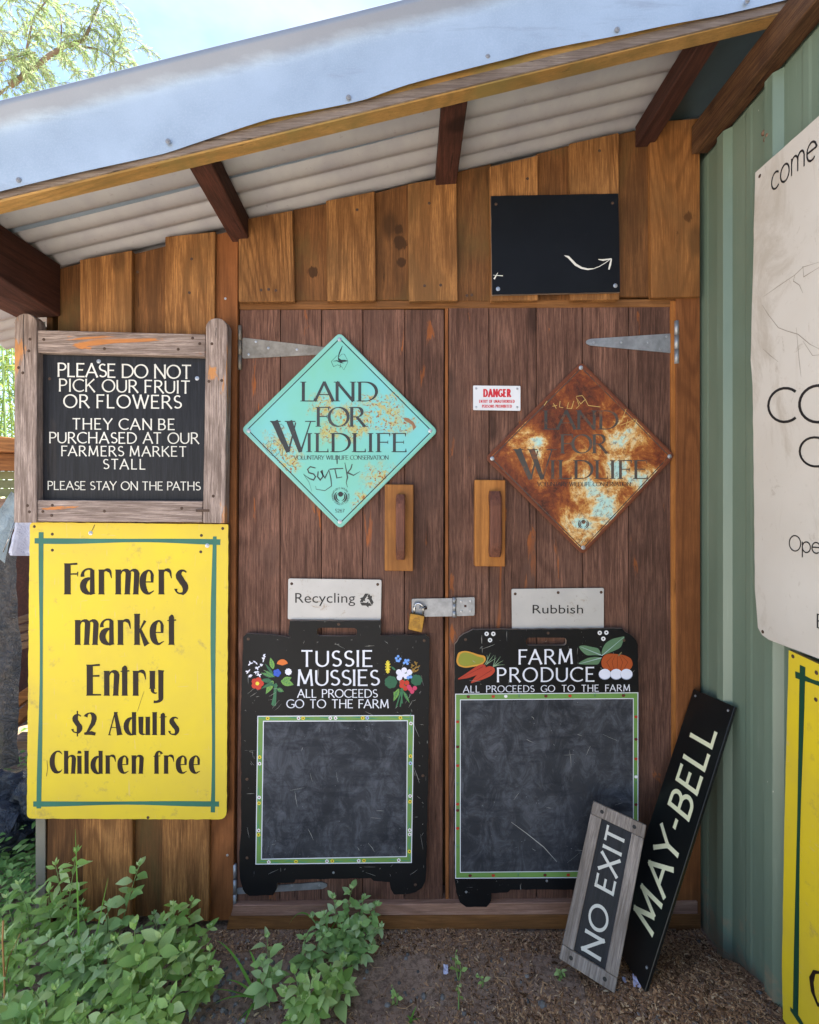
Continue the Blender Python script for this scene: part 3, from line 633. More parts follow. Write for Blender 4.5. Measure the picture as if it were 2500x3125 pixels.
for a in [(243, 402, 252, 404, 793, 763, 2812, 2815), (504, 657, 493, 637, 722, 706, 2818, 2812)]:
    quadboard(*a, -.02, .02).build('batten_board', M['batten'], shed, .002)
quadboard(655, 727, 636, 712, 715, 700, 2812, 2808, -.006, .06).build('door_post', M['post'], shed, .002)
quadboard(2064, 2137, 2066, 2140, 905, 905, 2862, 2850, -.006, .06).build('door_post', M['post'], shed, .002)
quadboard(2048, 2064, 2054, 2066, 918, 918, 2790, 2790, -.001, .05).build('door_stop', M['jamb_edge'], shed, .001)
quadboard(730, 2060, 730, 2060, 919, 912, 944, 936, .004, .05).build('door_head', M['sill_low'], shed, .002)
quadboard(712, 2130, 704, 2130, 2764, 2752, 2796, 2790, -.012, .08).build('sill', M['sill'], shed, .002)
quadboard(700, 2140, 690, 2140, 2796.5, 2790.5, 2838, 2836, -.0095, .07).build('sill_bearer', M['sill_low'], shed, .002)
quadboard(150, 160, 150, 2130, 2797, 2795, 2797, 2795, .08, .01)
# backing and side walls close the shed
mb = MB(); 
zb = -.02; X0, X1 = P(140, 0).x, P(2137, 0).x + .03
mb.hexa([(X0, .075, zb), (X1, .075, zb), (X1, .075, rz(X1) - .01), (X0, .075, rz(X0) - .01), (X0, .095, zb), (X1, .095, zb), (X1, .095, rz(X1) - .01), (X0, .095, rz(X0) - .01)])
mb.build('backing_wall', M['board_back'], shed)
mb = MB(); mb.hexa([(X0 - .012, .02, zb), (X0 - .012, 1.9, zb), (X0 - .012, 1.9, rz(X0) - .01), (X0 - .012, .02, rz(X0) - .01), (X0 + .008, .02, zb), (X0 + .008, 1.9, zb), (X0 + .008, 1.9, rz(X0) - .01), (X0 + .008, .02, rz(X0) - .01)])
mb.build('side_wall', M['board_back'], shed)
mb = MB(); mb.hexa([(X0, 1.9, zb), (X1, 1.9, zb), (X1, 1.9, rz(X1) - .01), (X0, 1.9, rz(X0) - .01), (X0, 1.92, zb), (X1, 1.92, zb), (X1, 1.92, rz(X1) - .01), (X0, 1.92, rz(X0) - .01)]); mb.build('rear_wall', M['board_back'], shed)
# ribbed corner strip at the left
mb = MB(); a, b = P(112, 2500).x, P(141, 2500).x
n = 9; prof = []
for i in range(n * 2 + 1): prof.append((a + (b - a) * i / (n * 2), .002 if i % 2 else -.001))
vs = [(x, -.004 - d, z) for z in (-.02, 2.03) for x, d in prof]; L = len(prof)
mb.add(vs, [(i, i + 1, L + i + 1, L + i) for i in range(L - 1)])
mb.add([(a, -.004, -.02), (a, .05, -.02), (a, .05, 2.03), (a, -.004, 2.03)], [(0, 1, 2, 3)]); mb.build('corner_strip', M['galv_strip'], shed)
# roof
mb = MB(); nyy = 30 * 8; y0r, y1r = -.40, 2.05; vs = []; xr0, xr1 = -1.75, 2.2
N = int((y1r - y0r) / .076 * 16); nxr = 2
for x in (xr0, xr1):
    for i in range(N + 1):
        y = y0r + (y1r - y0r) * i / N; vs.append((x, y, rz(x) + .022 - .023 * (.8 * abs(math.sin(math.pi * (y + .03) / .076)) ** .75 + .2 * (.5 - .5 * math.cos(2 * math.pi * (y + .03) / .076)))))
mb.add(vs, [(i, i + 1, N + 2 + i, N + 1 + i) for i in range(N)], 0, True); mb.build('roof_sheet', M['corr'], shed)
def beam(u0, u1, v, dep, mat, ye=.0, yf=-.349, du=0, name='rafter', taper=0):
    xa, xb = P(u0, 0).x, P(u1, 0).x; x2a, x2b = xa + du, xb + du; zb_ = P(0, v).z
    top = lambda x: rz(x) - .001
    mb = MB(); mb.hexa([(x2a, yf, zb_ + .012), (x2b, yf, zb_ + .012 + RM * (x2b - x2a)), (x2b, yf, top(x2b)), (x2a, yf, top(x2a)),
                        (xa, ye, zb_), (xb, ye, zb_ + RM * (xb - xa) * .3), (xb, ye, top(xb)), (xa, ye, top(xa))])
    return mb.build(name, mat, shed, .003)
beam(60, 186, 975, 0, M['rafter'], du=0.0)
beam(710, 764, 742, 0, M['rafter'], du=.014)
beam(1328, 1392, 578, 0, M['rafter'], du=0)
beam(1938, 1992, 452, 0, M['rafter'], du=0)
mb = MB(); zc_, xa_, xb_ = P(0, 488).z, P(2097, 0).x, P(2147, 0).x; zt_ = zc_ + .092
mb.hexa([(xa_, -.75, zc_ + .010), (xb_, -.75, zc_ + .012), (xb_, -.75, zt_), (xa_, -.75, zt_), (xa_, -.024, zc_), (xb_, -.024, zc_ + .004), (xb_, -.024, zt_), (xa_, -.024, zt_)])
mb.build('wall_plate', M['rafter_old'], shed, .003)
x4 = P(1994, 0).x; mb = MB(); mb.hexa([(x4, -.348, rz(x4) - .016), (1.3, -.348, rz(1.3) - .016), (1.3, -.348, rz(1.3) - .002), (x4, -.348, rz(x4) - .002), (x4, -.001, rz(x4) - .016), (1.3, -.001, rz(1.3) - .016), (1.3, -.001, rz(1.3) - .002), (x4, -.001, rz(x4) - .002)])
mb.build('gap_shade_panel', flat('gap_shade', '2a3634', '1f2826'), shed)  # dark panel standing in for the shadowed gap above the wall plate
# fascia board with grey weathered lip
FY0, FY1 = -.350, -.392
mb = MB(); c = []
for y in (FY1, FY0):
    c += [(-1.8, y, rz(-1.8) - .067), (2.2, y, rz(2.2) - .060), (2.2, y, rz(2.2) + .02), (-1.8, y, rz(-1.8) + .02)]
mb.hexa(c); mb.build('fascia_board', M['fascia'], shed, .002)
mb = MB(); n = 60; vs = []; fs = []
for i in range(n + 1):
    x = -1.8 + 4.0 * i / n; zt = rz(x) - .063
    d = random.uniform(-.0012, .0012)
    vs += [(x, FY1 - .0015, zt + .026 + d), (x, FY1 - .0035, zt + .003), (x, FY1 + .006, zt + .0005)]
    vs[-3] = (x, FY1 - .0015, zt + .03)
for i in range(n): a = i * 3; fs += [(a, a + 1, a + 4, a + 3), (a + 1, a + 2, a + 5, a + 4)]
mb.add(vs, fs); mb.build('fascia_lip', M['fascia_grey'], shed)
# metal barge flashing with a slightly wavy lower edge and a bent-over top
mb = MB(); n = 120; prof_n = 9; vs = []
FB = [(-400, 690), (0, 583), (181, 540), (348, 500), (507, 462), (580, 437), (652, 414), (725, 391), (819, 362), (935, 339), (1014, 324), (1109, 304), (1188, 276), (1250, 257), (1395, 221), (1540, 183), (1641, 154), (1757, 130), (1902, 104), (2047, 72), (2192, 43), (2380, 0), (3600, -290)]
FBW = [(P(u, v, FY1 - .014).x, P(u, v, FY1 - .014).z) for u, v in FB]
def flash_bot(x):
    for (xa, za), (xb, zb) in zip(FBW, FBW[1:]):
        if x <= xb: return lerp(za, zb, (x - xa) / (xb - xa))
    return FBW[-1][1]
FT0, FT1 = P(0, 297, FY1 - .035), P(1188, 0, FY1 - .035)
def flash_top(x): return lerp(FT0.z, FT1.z, (x - FT0.x) / (FT1.x - FT0.x))
for i in range(n + 1):
    x = -1.85 + 4.1 * i / n; zb_ = flash_bot(x); zt = flash_top(x) - .077 + .0006 * math.sin(x * 9)
    wob = .0025 * math.sin(x * 4.7 + 1) + .0015 * math.sin(x * 13)
    yy = FY1 - .012
    row = [(x, yy - .0005 - wob, zb_), (x, yy - .0005 - wob, zb_ + .015), (x, yy - wob * .5, lerp(zb_, zt, .5)), (x, yy, zt)]
    for k in range(1, 7):
        a = R(min(26, 7 * k)); row.append((x, row[-1][1] - .012 * math.sin(a), row[-1][2] + .012 * math.cos(a)))
    row += [(x, yy - .018, zt + .075), (x, yy + .03, zt + .082)]
    row.append((x, yy + .22, zt + .02)); row.append((x, yy + .22, zt - .08)); vs += row
L = len(row); mb.add(vs, [(i * L + k, i * L + k + 1, (i + 1) * L + k + 1, (i + 1) * L + k) for i in range(n) for k in range(L - 1)], 0, True)
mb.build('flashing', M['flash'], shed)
for u, v in [(57, 549), (513, 431), (1064, 297), (1489, 173), (1884, 90), (2281, 3)]:
    p = P(u, v, FY1 - .0145); screw(shed, p, 'flash', name='flashing_screw')
# nail heads on the boards
for u, v in [(797, 885), (820, 883), (842, 886), (1296, 872), (1345, 870), (1425, 902), (1440, 900), (585, 790), (1090, 640), (1610, 545), (578, 893), (1830, 460), (640, 2450), (1310, 620), (420, 830)]:
    screw(shed, P(u, v, -.0205), 'rust', name='nail')
screw(shed, P(688, 911, -.0065), 'small'); screw(shed, P(694, 2610, -.0065), 'small')
# doors
def door(name, label, bounds_t, bounds_b, vt, vb, y=.008):
    e = bpy.data.objects.new(name, None); scn.collection.objects.link(e); e.parent = shed; e['label'] = label
    for i in range(len(bounds_t) - 1):
        g = 1.1
        a = (bounds_t[i] + g, bounds_t[i + 1] - g, bounds_b[i] + g, bounds_b[i + 1] - g)
        dy = random.uniform(-.0012, .0012)
        quadboard(*a, vt, vt - 1, vb, vb - 2, y + dy, .028).build('plank', M['door'], e, .0016)
    quadboard(bounds_t[0], bounds_t[-1], bounds_b[0], bounds_b[-1], vt + 8, vt + 8, vb - 10, vb - 10, y + .012, .03).build('door_frame', M['rafter'], e)
    return e
d1 = door('door', 'left door with the turquoise diamond sign', [731, 856, 982, 1108, 1236, 1356], [722, 854, 980, 1107, 1234, 1352], 945, 2764)
d2 = door('door', 'right door with the rusty diamond sign', [1369, 1493, 1637, 1778, 1919, 2050], [1371, 1494, 1638, 1779, 1920, 2056], 934, 2764, .006)
quadboard(1358.5, 1368, 1360, 1370, 934, 934, 2764, 2764, .007, .03).build('meeting_strip', M['post'], d2, .001)
# hinges
def hinge(parent, poly, pin_u, pin_v, mat, screws, y=.006):
    mb = MB(); f = F(y); mb.plate(roundpoly(poly, 5, 2), f, 0, .003, 0)
    pc = (pin_u[0] + pin_u[1]) / 2; r = (pin_u[1] - pin_u[0]) / 2 * K
    for a, b in ((0, .33), (.34, .66), (.67, 1)):
        v0, v1 = lerp(*pin_v, a), lerp(*pin_v, b); mb.tube([f(pc, v0, .006), f(pc, v1, .006)], r, 10)
    o = mb.build('hinge', mat, parent, 0)
    for s_ in screws:
        q = bpy.data.objects.new('hinge_screw', SCR['small']); scn.collection.objects.link(q); q.parent = parent; q.location = f(s_[0], s_[1], .003)
hinge(d1, [(741, 1031), (1000, 1061), (1000, 1082), (741, 1095)], (729, 740), (996, 1130), M['galv_hinge'], [(782, 1044), (820, 1063), (907, 1068), (760, 1083)])
hinge(d2, [(2058, 1018), (2058, 1079), (1800, 1055), (1788, 1049), (1788, 1040), (1800, 1035)], (2054, 2069), (982, 1112), M['galv'], [(1811, 1046), (1895, 1046), (1977, 1046), (2033, 1028), (2014, 1066)])
hinge(d1, [(724, 2709), (985, 2690), (999, 2696), (999, 2704), (985, 2711), (724, 2727)], (713, 725), (2633, 2768), M['galv'], [(892, 2700), (976, 2700)])
# handles
def handle(parent, bu0, bu1, bv0, bv1, gu0, gu1, gv0, gv1, yb):
    mb = MB(); f = F(yb, .026); mb.plate([(bu0, bv0), (bu1, bv0 + 1), (bu1 - 1, bv1), (bu0 - 1, bv1 - 1)], f, 0, .026); mb.build('handle_block', M['handle_block'], parent, .002)
    mb = MB(); n = 14; vs = []
    for i in range(n + 1):
        t = i / n; v = lerp(gv0, gv1, t); arch = min(1, math.sin(math.pi * min(max(t, 0.0), 1)) * 1.9)
        o_ = .027 + .018 + .016 * arch; inn = .0262 if (t < .16 or t > .84) else .027 + .014 * min(1, (min(t, 1 - t) - .16) * 9)
        wj = 1 + .06 * math.sin(t * 5)
        c = (gu0 + gu1) / 2; hw = (gu1 - gu0) / 2 * (.88 if i in (0, n) else 1)
        vs += [f(c - hw, v, inn), f(c - hw, v, o_ - .004), f(c - hw * .7, v, o_), f(c + hw * .7, v, o_), f(c + hw, v, o_ - .004), f(c + hw, v, inn)]
    fs = [(i * 6 + k, i * 6 + (k + 1) % 6, (i + 1) * 6 + (k + 1) % 6, (i + 1) * 6 + k) for i in range(n) for k in range(6)] + [tuple(range(6)), tuple(range(n * 6, n * 6 + 6))[::-1]]
    mb.add(vs, fs); mb.build('handle_grip', M['grip'], parent, 0, True)
handle(d1, 1175, 1262, 1478, 1743, 1209, 1237, 1509, 1706, .006)
handle(d2, 1450, 1543, 1464, 1729, 1491, 1527, 1499, 1698, .005)
# hasp
mb = MB(); f = F(.003)
mb.plate(roundpoly([(1257, 1827), (1388, 1825), (1388, 1880), (1257, 1882)], 4), f, .001, .0035, holes=[roundpoly([(1288, 1849), (1304, 1849), (1304, 1860), (1288, 1860)], 4)[::-1]])
mb.plate(roundpoly([(1386, 1823), (1448, 1821), (1448, 1877), (1386, 1879)], 5), f, .0045, .007)
for v0, v1 in ((1822, 1840), (1841, 1862), (1863, 1881)): mb.tube([f(1386, v0, .008), f(1386, v1, .008)], .0075 if v0 != 1841 else .0065, 10)
mb.build('hasp', M['galv'], d2, 0)
for u, v in [(1408, 1834), (1436, 1833), (1408, 1864), (1436, 1863)]:
    q = bpy.data.objects.new('hasp_screw', SCR['small']); scn.collection.objects.link(q); q.parent = d2; q.location = f(u, v, .007)
quadboard(1417, 1424, 1417, 1424, 1846, 1846, 1853, 1853, -.0042, .001).build('bolt_hole', M['rafter'], d2)
pad = thing('padlock', 'small brass padlock with steel shackle locking the hasp between the doors', 'padlock', P(1275, 1870, -.01))
mb = MB(); f = F(-.004); mb.plate(roundpoly([(1252, 1868), (1296, 1876), (1288, 1927), (1246, 1917)], 4), f, .0, .017); mb.build('lock_body', M['brass'], pad, .0015)
mb = MB(); pts = [f(1263, 1873, .009), f(1265, 1855, .009)] + [f(1278 + 14 * math.cos(R(a)), 1853 + 13 * math.sin(R(a)) + .15 * 14 * math.cos(R(a)), .009) for a in range(190, 361, 17)] + [f(1290, 1876, .009)]
mb.tube(pts, .0036, 8); mb.build('shackle', M['shackle'], pad)
mb = MB(); mb.tube([f(1283, 1853, -.002), f(1280, 1852, .018), f(1295, 1851, .018), f(1300, 1853, -.002)], .0025, 6); mb.build('staple', M['galv'], d2)
mb = MB()
for a, b in ((0, 360),):
    pts = [(1271 + 10 * math.cos(R(t)), 1889 + 6 * math.sin(R(t))) for t in range(0, 360, 30)]; mb.ribbon(pts, 1.2, f, .0172, 0, True)
for k in range(4): mb.ribbon([(1259 + k, 1897 + k * 4), (1282 + k * .4, 1901 + k * 4)], 1.2, f, .0172)
mb.build('engraving', flat('brass_engraving', '5a4318'), pad)

# ------------------------------------------------------------------ green steel shed on the right
gs = thing('metal_shed', 'green ribbed steel shed wall running towards the viewer on the right', 'shed', (XG, 0, 0))
prof = []; pitch = .2; y = .12; rib0 = -.121
def gprof():
    out = []; ribs = [rib0 - pitch * k for k in range(-1, 14)]
    for r in ribs:
        out += [(r + .034, 0), (r + .017, -.017), (r - .012, -.017), (r - .030, 0)]
        out += [(r - .030 - .055, 0), (r - .030 - .062, -.0014), (r - .030 - .078, -.0014), (r - .030 - .085, 0)]
    return out
pf = gprof(); ZT = 2.571; mb = MB()
vs = [(XG + .006 + d, yy, z) for z in (-.05, ZT) for yy, d in pf]; L = len(pf)
mb.add(vs, [(i, i + 1, L + i + 1, L + i) for i in range(L - 1)]); mb.build('wall_sheet', M['green'], gs)
yb0, yb1 = pf[0][0], pf[-1][0]
mb = MB(); mb.hexa([(XG + .02, yb1, -.05), (XG + 2.2, yb1, -.05), (XG + 2.2, yb1, 2.66), (XG + .02, yb1, 2.66), (XG + .02, 2.2, -.05), (XG + 2.2, 2.2, -.05), (XG + 2.2, 2.2, 2.66), (XG + .02, 2.2, 2.66)])
mb.build('shed_body', M['green'], gs)
mb = MB(); mb.hexa([(XG + .01, yb1 - .05, 2.665), (XG + 2.3, yb1 - .05, 2.965), (XG + 2.3, yb1 - .05, 3.0), (XG + .01, yb1 - .05, 2.70), (XG + .01, -.5, 2.665), (XG + 2.3, -.5, 2.965), (XG + 2.3, -.5, 3.0), (XG + .01, -.5, 2.70)]); mb.build('shed_roof', M['corr'], gs)
mb = MB(); rnd = random.Random(3)
nest = thing('mud_nest', 'small brown mud wasp nest stuck on the green steel wall under the roof', 'wasp nest', G(2345, 415, .02))
for k, (u, v, r) in enumerate([(2338, 405, .008), (2352, 412, .009), (2344, 424, .008), (2362, 408, .006)]):
    me = bpy.data.meshes.new('mud_cell'); bm = bmesh.new(); bmesh.ops.create_icosphere(bm, subdivisions=2, radius=r)
    for v_ in bm.verts: v_.co *= 1 + .25 * mnoise.noise(v_.co * 300 + Vector((k, 0, 0)))
    bm.to_mesh(me); bm.free(); me.materials.append(M['mud']); link('mud_cell', me, nest, Matrix.Translation(G(u, v, .004)))

# ------------------------------------------------------------------ signs on the front
def sign(name, label, cat, c, yf): return thing(name, label, cat, P(c[0], c[1], yf))
# 1 rules board in its weathered frame
y1 = -.028
s1 = sign('rules_sign', 'black notice board PLEASE DO NOT PICK OUR FRUIT in a weathered peeling timber frame', 'sign', (370, 1280), y1)
f = F(y1, .010); f38 = F(y1, .038); f32 = F(y1, .032)
def sqz(pts): return pts
mb = MB(); mb.plate([(85, 1070), (650, 1080), (645, 1545), (83, 1543)], f, .0, .010); mb.build('panel', M['ply'], s1)
st1 = [(42, 1595), (44, 985)] + [(77 + 34 * math.cos(R(a)), 985 + 29 * math.sin(R(a))) for a in range(180, 361, 20)] + [(111, 1595)]
mb = MB(); mb.plate(st1, f38, 0, .038); mb.build('stile', M['grey_wood_v'], s1, .002)
st2 = [(619, 1596), (629, 1000)] + [(661 + 33 * math.cos(R(a)), 1000 + 30 * math.sin(R(a))) for a in range(180, 361, 20)] + [(686, 1597)]
mb = MB(); mb.plate(st2, f38, 0, .038); mb.build('stile', M['grey_wood_v'], s1, .002)
mb = MB(); mb.plate([(112.5, 1007), (627.5, 1020), (626, 1088), (112, 1075)], f32, 0, .032); mb.build('rail', M['grey_wood_h'], s1, .002)
mb = MB(); mb.plate([(112, 1526), (618.5, 1529), (617.5, 1594), (112, 1592)], f32, 0, .032); mb.build('rail', M['grey_wood_h'], s1, .002)
for tx, u0, u1, b0, b1, cp in [('PLEASE DO NOT', 177, 586, 1150, 1157, 43), ('PICK OUR FRUIT', 181, 582, 1195, 1202, 40), ('OR FLOWERS', 193, 555, 1245, 1248, 42), ('THEY CAN BE', 220, 535, 1311, 1313, 35),
                               ('PURCHASED AT OUR', 151, 608, 1353, 1355, 35), ('FARMERS MARKET', 188, 571, 1392, 1394, 32), ('STALL', 314, 446, 1432, 1433, 32), ('PLEASE STAY ON THE PATHS', 146, 613, 1495, 1497, 27)]:
    mb = MB(); letter_line(mb, tx, SIGN, f, u0, u1, b0, b1, cp, .0106); mb.build('lettering', M['white_letter'], s1)
for u, v in [(92, 1035), (88, 1071), (57, 1122), (134, 1036), (319, 1064), (588, 1032), (610, 1049), (544, 1066), (647, 1049), (638, 1164), (677, 1161), (160, 1542), (84, 1543), (90, 1562), (131, 1561), (158, 1573), (555, 1551), (651, 1514), (319, 1560), (70, 1138)]:
    screw(s1, f38(u, v, .0382) if (u < 112 or u > 628) else f32(u, v, .0322), 'rust', name='nail')
for u, v in [(302, 1103), (602, 1155)]: screw(s1, f(u, v, .0105), 'zinc')
screw(s1, f(152, 1156, .0105), 'rust')
mb = MB(); mb.ribbon([(598, 1558), (640, 1558)], 8, f38, .0388); mb.build('staple_strap', M['rusty_screw'], s1)
mb = MB(); rnd = random.Random(5)       # long cracks in the stiles
for pts in ([(73, 960), (71, 1010), (72, 1060), (75, 1100), (74, 1136)], [(659, 1000), (660, 1020), (660, 1035)]):
    mb = MB(); mb.ribbon([(a + rnd.uniform(-1, 1), b) for a, b in pts], [2.2] * (len(pts) - 1) + [.5], f38, .0385); mb.build('crack', flat('crack_dark', '1a1411'), s1)
# 2 yellow farmers market board
def yellow_board(): pass
y2 = -.026; f = F(y2, .012)
s2 = sign('farmers_market_sign', 'yellow Farmers market Entry $2 Adults board below the notice board', 'sign', (390, 2050), y2)
mb = MB(); mb.plate(rough_poly(roundpoly([(91, 1594), (697, 1600), (692, 2501), (82, 2498)], [14, 5, 26, 16]), 16, .8, 1), f, 0, .012, 0, 1); mb.build('panel', [M['yellow'], M['yellow_edge']], s2)
def brush(mb, p0, p1, w, f, h, bend=3, seed=0, m=0, wv=.25):
    n = 22; rnd = random.Random(seed); ph = rnd.uniform(0, 6); pts = []; ws = []
    dx, dy = p1[0] - p0[0], p1[1] - p0[1]; L = math.hypot(dx, dy); nx_, ny_ = -dy / L, dx / L
    for i in range(n + 1):
        t = i / n; o_ = bend * (math.sin(t * math.pi * 2 + ph)); pts.append((p0[0] + dx * t + nx_ * o_, p0[1] + dy * t + ny_ * o_)); ws.append(w * (1 + wv * math.sin(t * 7 + ph)))
    mb.ribbon(pts, ws, f, h, m)
mb = MB(); brush(mb, (106, 1649), (673, 1653), 14, f, .0124, 2, 1); brush(mb, (655, 1637), (649, 2479), 13, f, .01244, 2, 2); brush(mb, (128, 1624), (121, 2467), 12, f, .01248, 2, 3); brush(mb, (102, 2452), (669, 2452), 13, f, .01252, 1.5, 4)
mb.build('painted_border', M['teal_paint'], s2)
for tx, u0, u1, b, cp, g, sp in [('Farmers', 196, 575, 1814, 95, .07, .3), ('market', 228, 539, 1968, 95, .07, .3), ('Entry', 264, 500, 2123, 95, .07, .3), ('$2 Adults', 218, 548, 2243, 70, .07, .42), ('Children free', 152, 614, 2361, 70, .07, .36)]:
    mb = MB(); heavy_line(mb, tx, f, u0, u1, b, cp, .0126, 0, g, sp); mb.build('lettering', M['brown_letter'], s2)
for u, v in [(105, 1607), (160, 1630), (160, 1679), (615, 1634), (613, 1684), (452, 2495)]: screw(s2, f(u, v, .0121), 'rust')
for u, v in [(680, 1613)]: screw(s2, f(u, v, .0121), 'rust')
for u, v in [(277, 1627), (633, 1665)]: screw(s2, f(u, v, .0121), 'zinc')
mb = MB(); mb.ribbon([(280, 1622), (290, 1601)], 2, f, .0127); mb.ribbon([(144, 2320), (146, 2345), (142, 2369)], 1.5, f, .0127); mb.ribbon([(420, 2170), (440, 2110)], 1, f, .0127); mb.build('scratch', M['rusty_screw'], s2)
# diamonds
def diamond(name, label, T, Rr, B, L, y, mat, rim, linemat, texts, small, num, logo, emblem):
    cx, cy = (T[0] + B[0]) / 2, (T[1] + B[1]) / 2
    s = sign(name, label, 'sign', (cx, cy), y); f = F(y); P4 = [T, Rr, B, L]
    mb = MB(); mb.plate(roundpoly(P4, 16, 4), f, 0, .0022, 0, 1); mb.build('panel', [mat, rim], s, 0)
    def ins(k): return [((p[0] - cx) * k + cx, (p[1] - cy) * k + cy) for p in P4]
    mb = MB(); o_, i_ = roundpoly(P4, 16, 4), roundpoly(ins(.955), 8, 4); n = len(o_)
    vs = [f(a, b, .0025) for a, b in o_] + [f(a, b, .0042) for a, b in [(lerp(p[0], q[0], .3), lerp(p[1], q[1], .3)) for p, q in zip(o_, i_)]] + [f(a, b, .0024) for a, b in i_]
    mb.add(vs, [(i, (i + 1) % n, n + (i + 1) % n, n + i) for i in range(n)] + [(n + i, n + (i + 1) % n, 2 * n + (i + 1) % n, 2 * n + i) for i in range(n)], 0, True); mb.build('rim', rim, s)
    mb = MB(); mb.ribbon(ins(.935), 3.0, f, .0026, 0, True); mb.build('border_line', linemat[0], s)
    for i, (tx, u0, u1, b, cp, mi) in enumerate(texts):
        mb = MB()
        if tx == 'W': # large ornamental W with spread serifs
            w = u1 - u0
            for a0, b0_, a1, b1_, ww in [(.08, 1, .42, 0, .19), (.42, 0, .60, .95, .05), (.44, 1, .72, 0, .17), (.72, 0, .97, 1, .05)]:
                mb.ribbon([(u0 + a0 * w, b - b0_ * cp), (u0 + a1 * w, b - b1_ * cp)], [ww * cp * 1.15, ww * cp * .75], f, .0028 + len(mb.v) * 3e-6)
            for a in (.10, .46, .96):
                mb.ribbon([(u0 + (a - .13) * w, b - cp * .985), (u0 + (a + .13) * w, b - cp * .985)], 3, f, .0030 + a * 1e-4)
            mb.add([f(u0 - .04 * w, b - cp, .0031), f(u0 + .12 * w, b - cp, .0031), f(u0 + .17 * w, b - cp * .72, .0031)], [(0, 1, 2)])
        else: letter_line(mb, tx, SERIF, f, u0, u1, b, b, cp, .0028)
        mb.build('lettering', linemat[mi], s)
    mb = MB(); letter_line(mb, *small[0:1], SERIFS, f, *small[1:], .0028); mb.build('small_print', linemat[-1], s)
    mb = MB(); letter_line(mb, num[0], SAN, f, *num[1:], .0028); mb.build('number', linemat[0], s)
    # cupped-hands roundel
    (lx, ly, lr) = logo; mb = MB(); mb.disc((lx, ly - .2 * lr), lr * .27, f, .0029)
    for sgn in (-1, 1):
        for q, w in ((.62, .16), (.44, .13)):
            pts = [(lx + sgn * lr * q * math.cos(R(a)), ly + lr * q * math.sin(R(a)) + lr * .06) for a in range(-55, 81, 9)]
            mb.ribbon(pts, [w * lr * math.sin(math.pi * (i + .6) / (len(pts) + .2)) for i in range(len(pts))], f, .0029 + q * 1e-4)
    mb.build('emblem', linemat[0], s)
    return s, f
s3, f = diamond('wildlife_sign', 'turquoise diamond sign LAND FOR WILDLIFE with black graffiti on the left door', (1037, 1015), (1337, 1316), (1039, 1615), (737, 1311), -.004, M['turq'], M['turq_rim'], [M['black_letter'], M['grey_letter']],
    [('LAND', 921, 1155, 1225.5, 60, 1), ('FOR', 967, 1117, 1302.6, 60, 1), ('W', 829, 953, 1380, 95, 1), ('ILDLIFE', 939, 1243, 1380, 58, 1)], ('VOLUNTARY WILDLIFE CONSERVATION', 897, 1186, 1403, 1403, 13),
    ('5267', 1023, 1052, 1564, 1564, 11), (1040, 1514, 29), None)
mb = MB()   # ring lettering
ring = 'CONSERVATION & NATURAL RESOURCES VICTORIA '
for i, ch in enumerate(ring):
    if ch == ' ' : continue
    a = R(150 + 360 * i / len(ring)); st = CAPS[ch][1]; w = CAPS[ch][0]
    for pts in st:
        q = []
        for x_, y_ in pts:
            rr = 22 + y_ * 5.0; aa = a + (x_ - w / 2) * 5.0 / 22; q.append((1040 + rr * math.cos(aa), 1514 + rr * math.sin(aa)))
        mb.ribbon(q, .8, f, .0028)
mb.build('ring_lettering', M['grey_letter'], s3)
mb = MB()   # bird on a map outline
def C3(pts): return [(700 + a / 2.464, 980 + b / 2.464) for a, b in pts]
mb.ribbon(C3([(768, 305), (810, 262), (830, 268), (845, 250), (866, 250), (885, 285), (892, 310), (880, 335), (862, 368), (845, 345), (815, 330), (785, 345), (768, 305)]), 1.0, f, .0028)
mb.ribbon(C3([(852, 187), (840, 215), (828, 245), (820, 275)]), [1, 4, 3.5, 2], f, .0029)
mb.ribbon(C3([(820, 275), (826, 292), (845, 302), (870, 300), (895, 302)]), [2.5, 6, 7, 6, .6], f, .00293)
mb.ribbon(C3([(780, 303), (810, 300), (838, 312), (860, 318)]), [.6, 3, 4, 1], f, .00296); mb.ribbon(C3([(835, 322), (838, 345), (830, 352)]), 1.2, f, .0029); mb.build('bird_emblem', M['black_letter'], s3)
mb = MB()   # lizard outline and graffiti tag
for pts, w in [([(392, 775), (368, 785), (350, 815), (360, 850), (375, 880), (392, 915), (402, 960), (400, 1000), (415, 1050), (450, 1085), (500, 1098), (508, 1095)], 1.1), ([(392, 775), (410, 790), (405, 808), (388, 812), (375, 800)], 1.1), ([(388, 812), (382, 850), (400, 880), (420, 905), (425, 935), (412, 960)], 1.1),
               ([(272, 930), (300, 905), (345, 900), (385, 930), (380, 985), (345, 1020), (300, 1000), (272, 960)], .9), ([(290, 940), (330, 960), (360, 1000)], .8), ([(320, 910), (310, 960), (330, 1010)], .8)]:
    mb.ribbon(C3(pts), w, f, .00285)
mb.build('lizard_drawing', M['grey_letter'], s3)
mb = MB(); k = 0
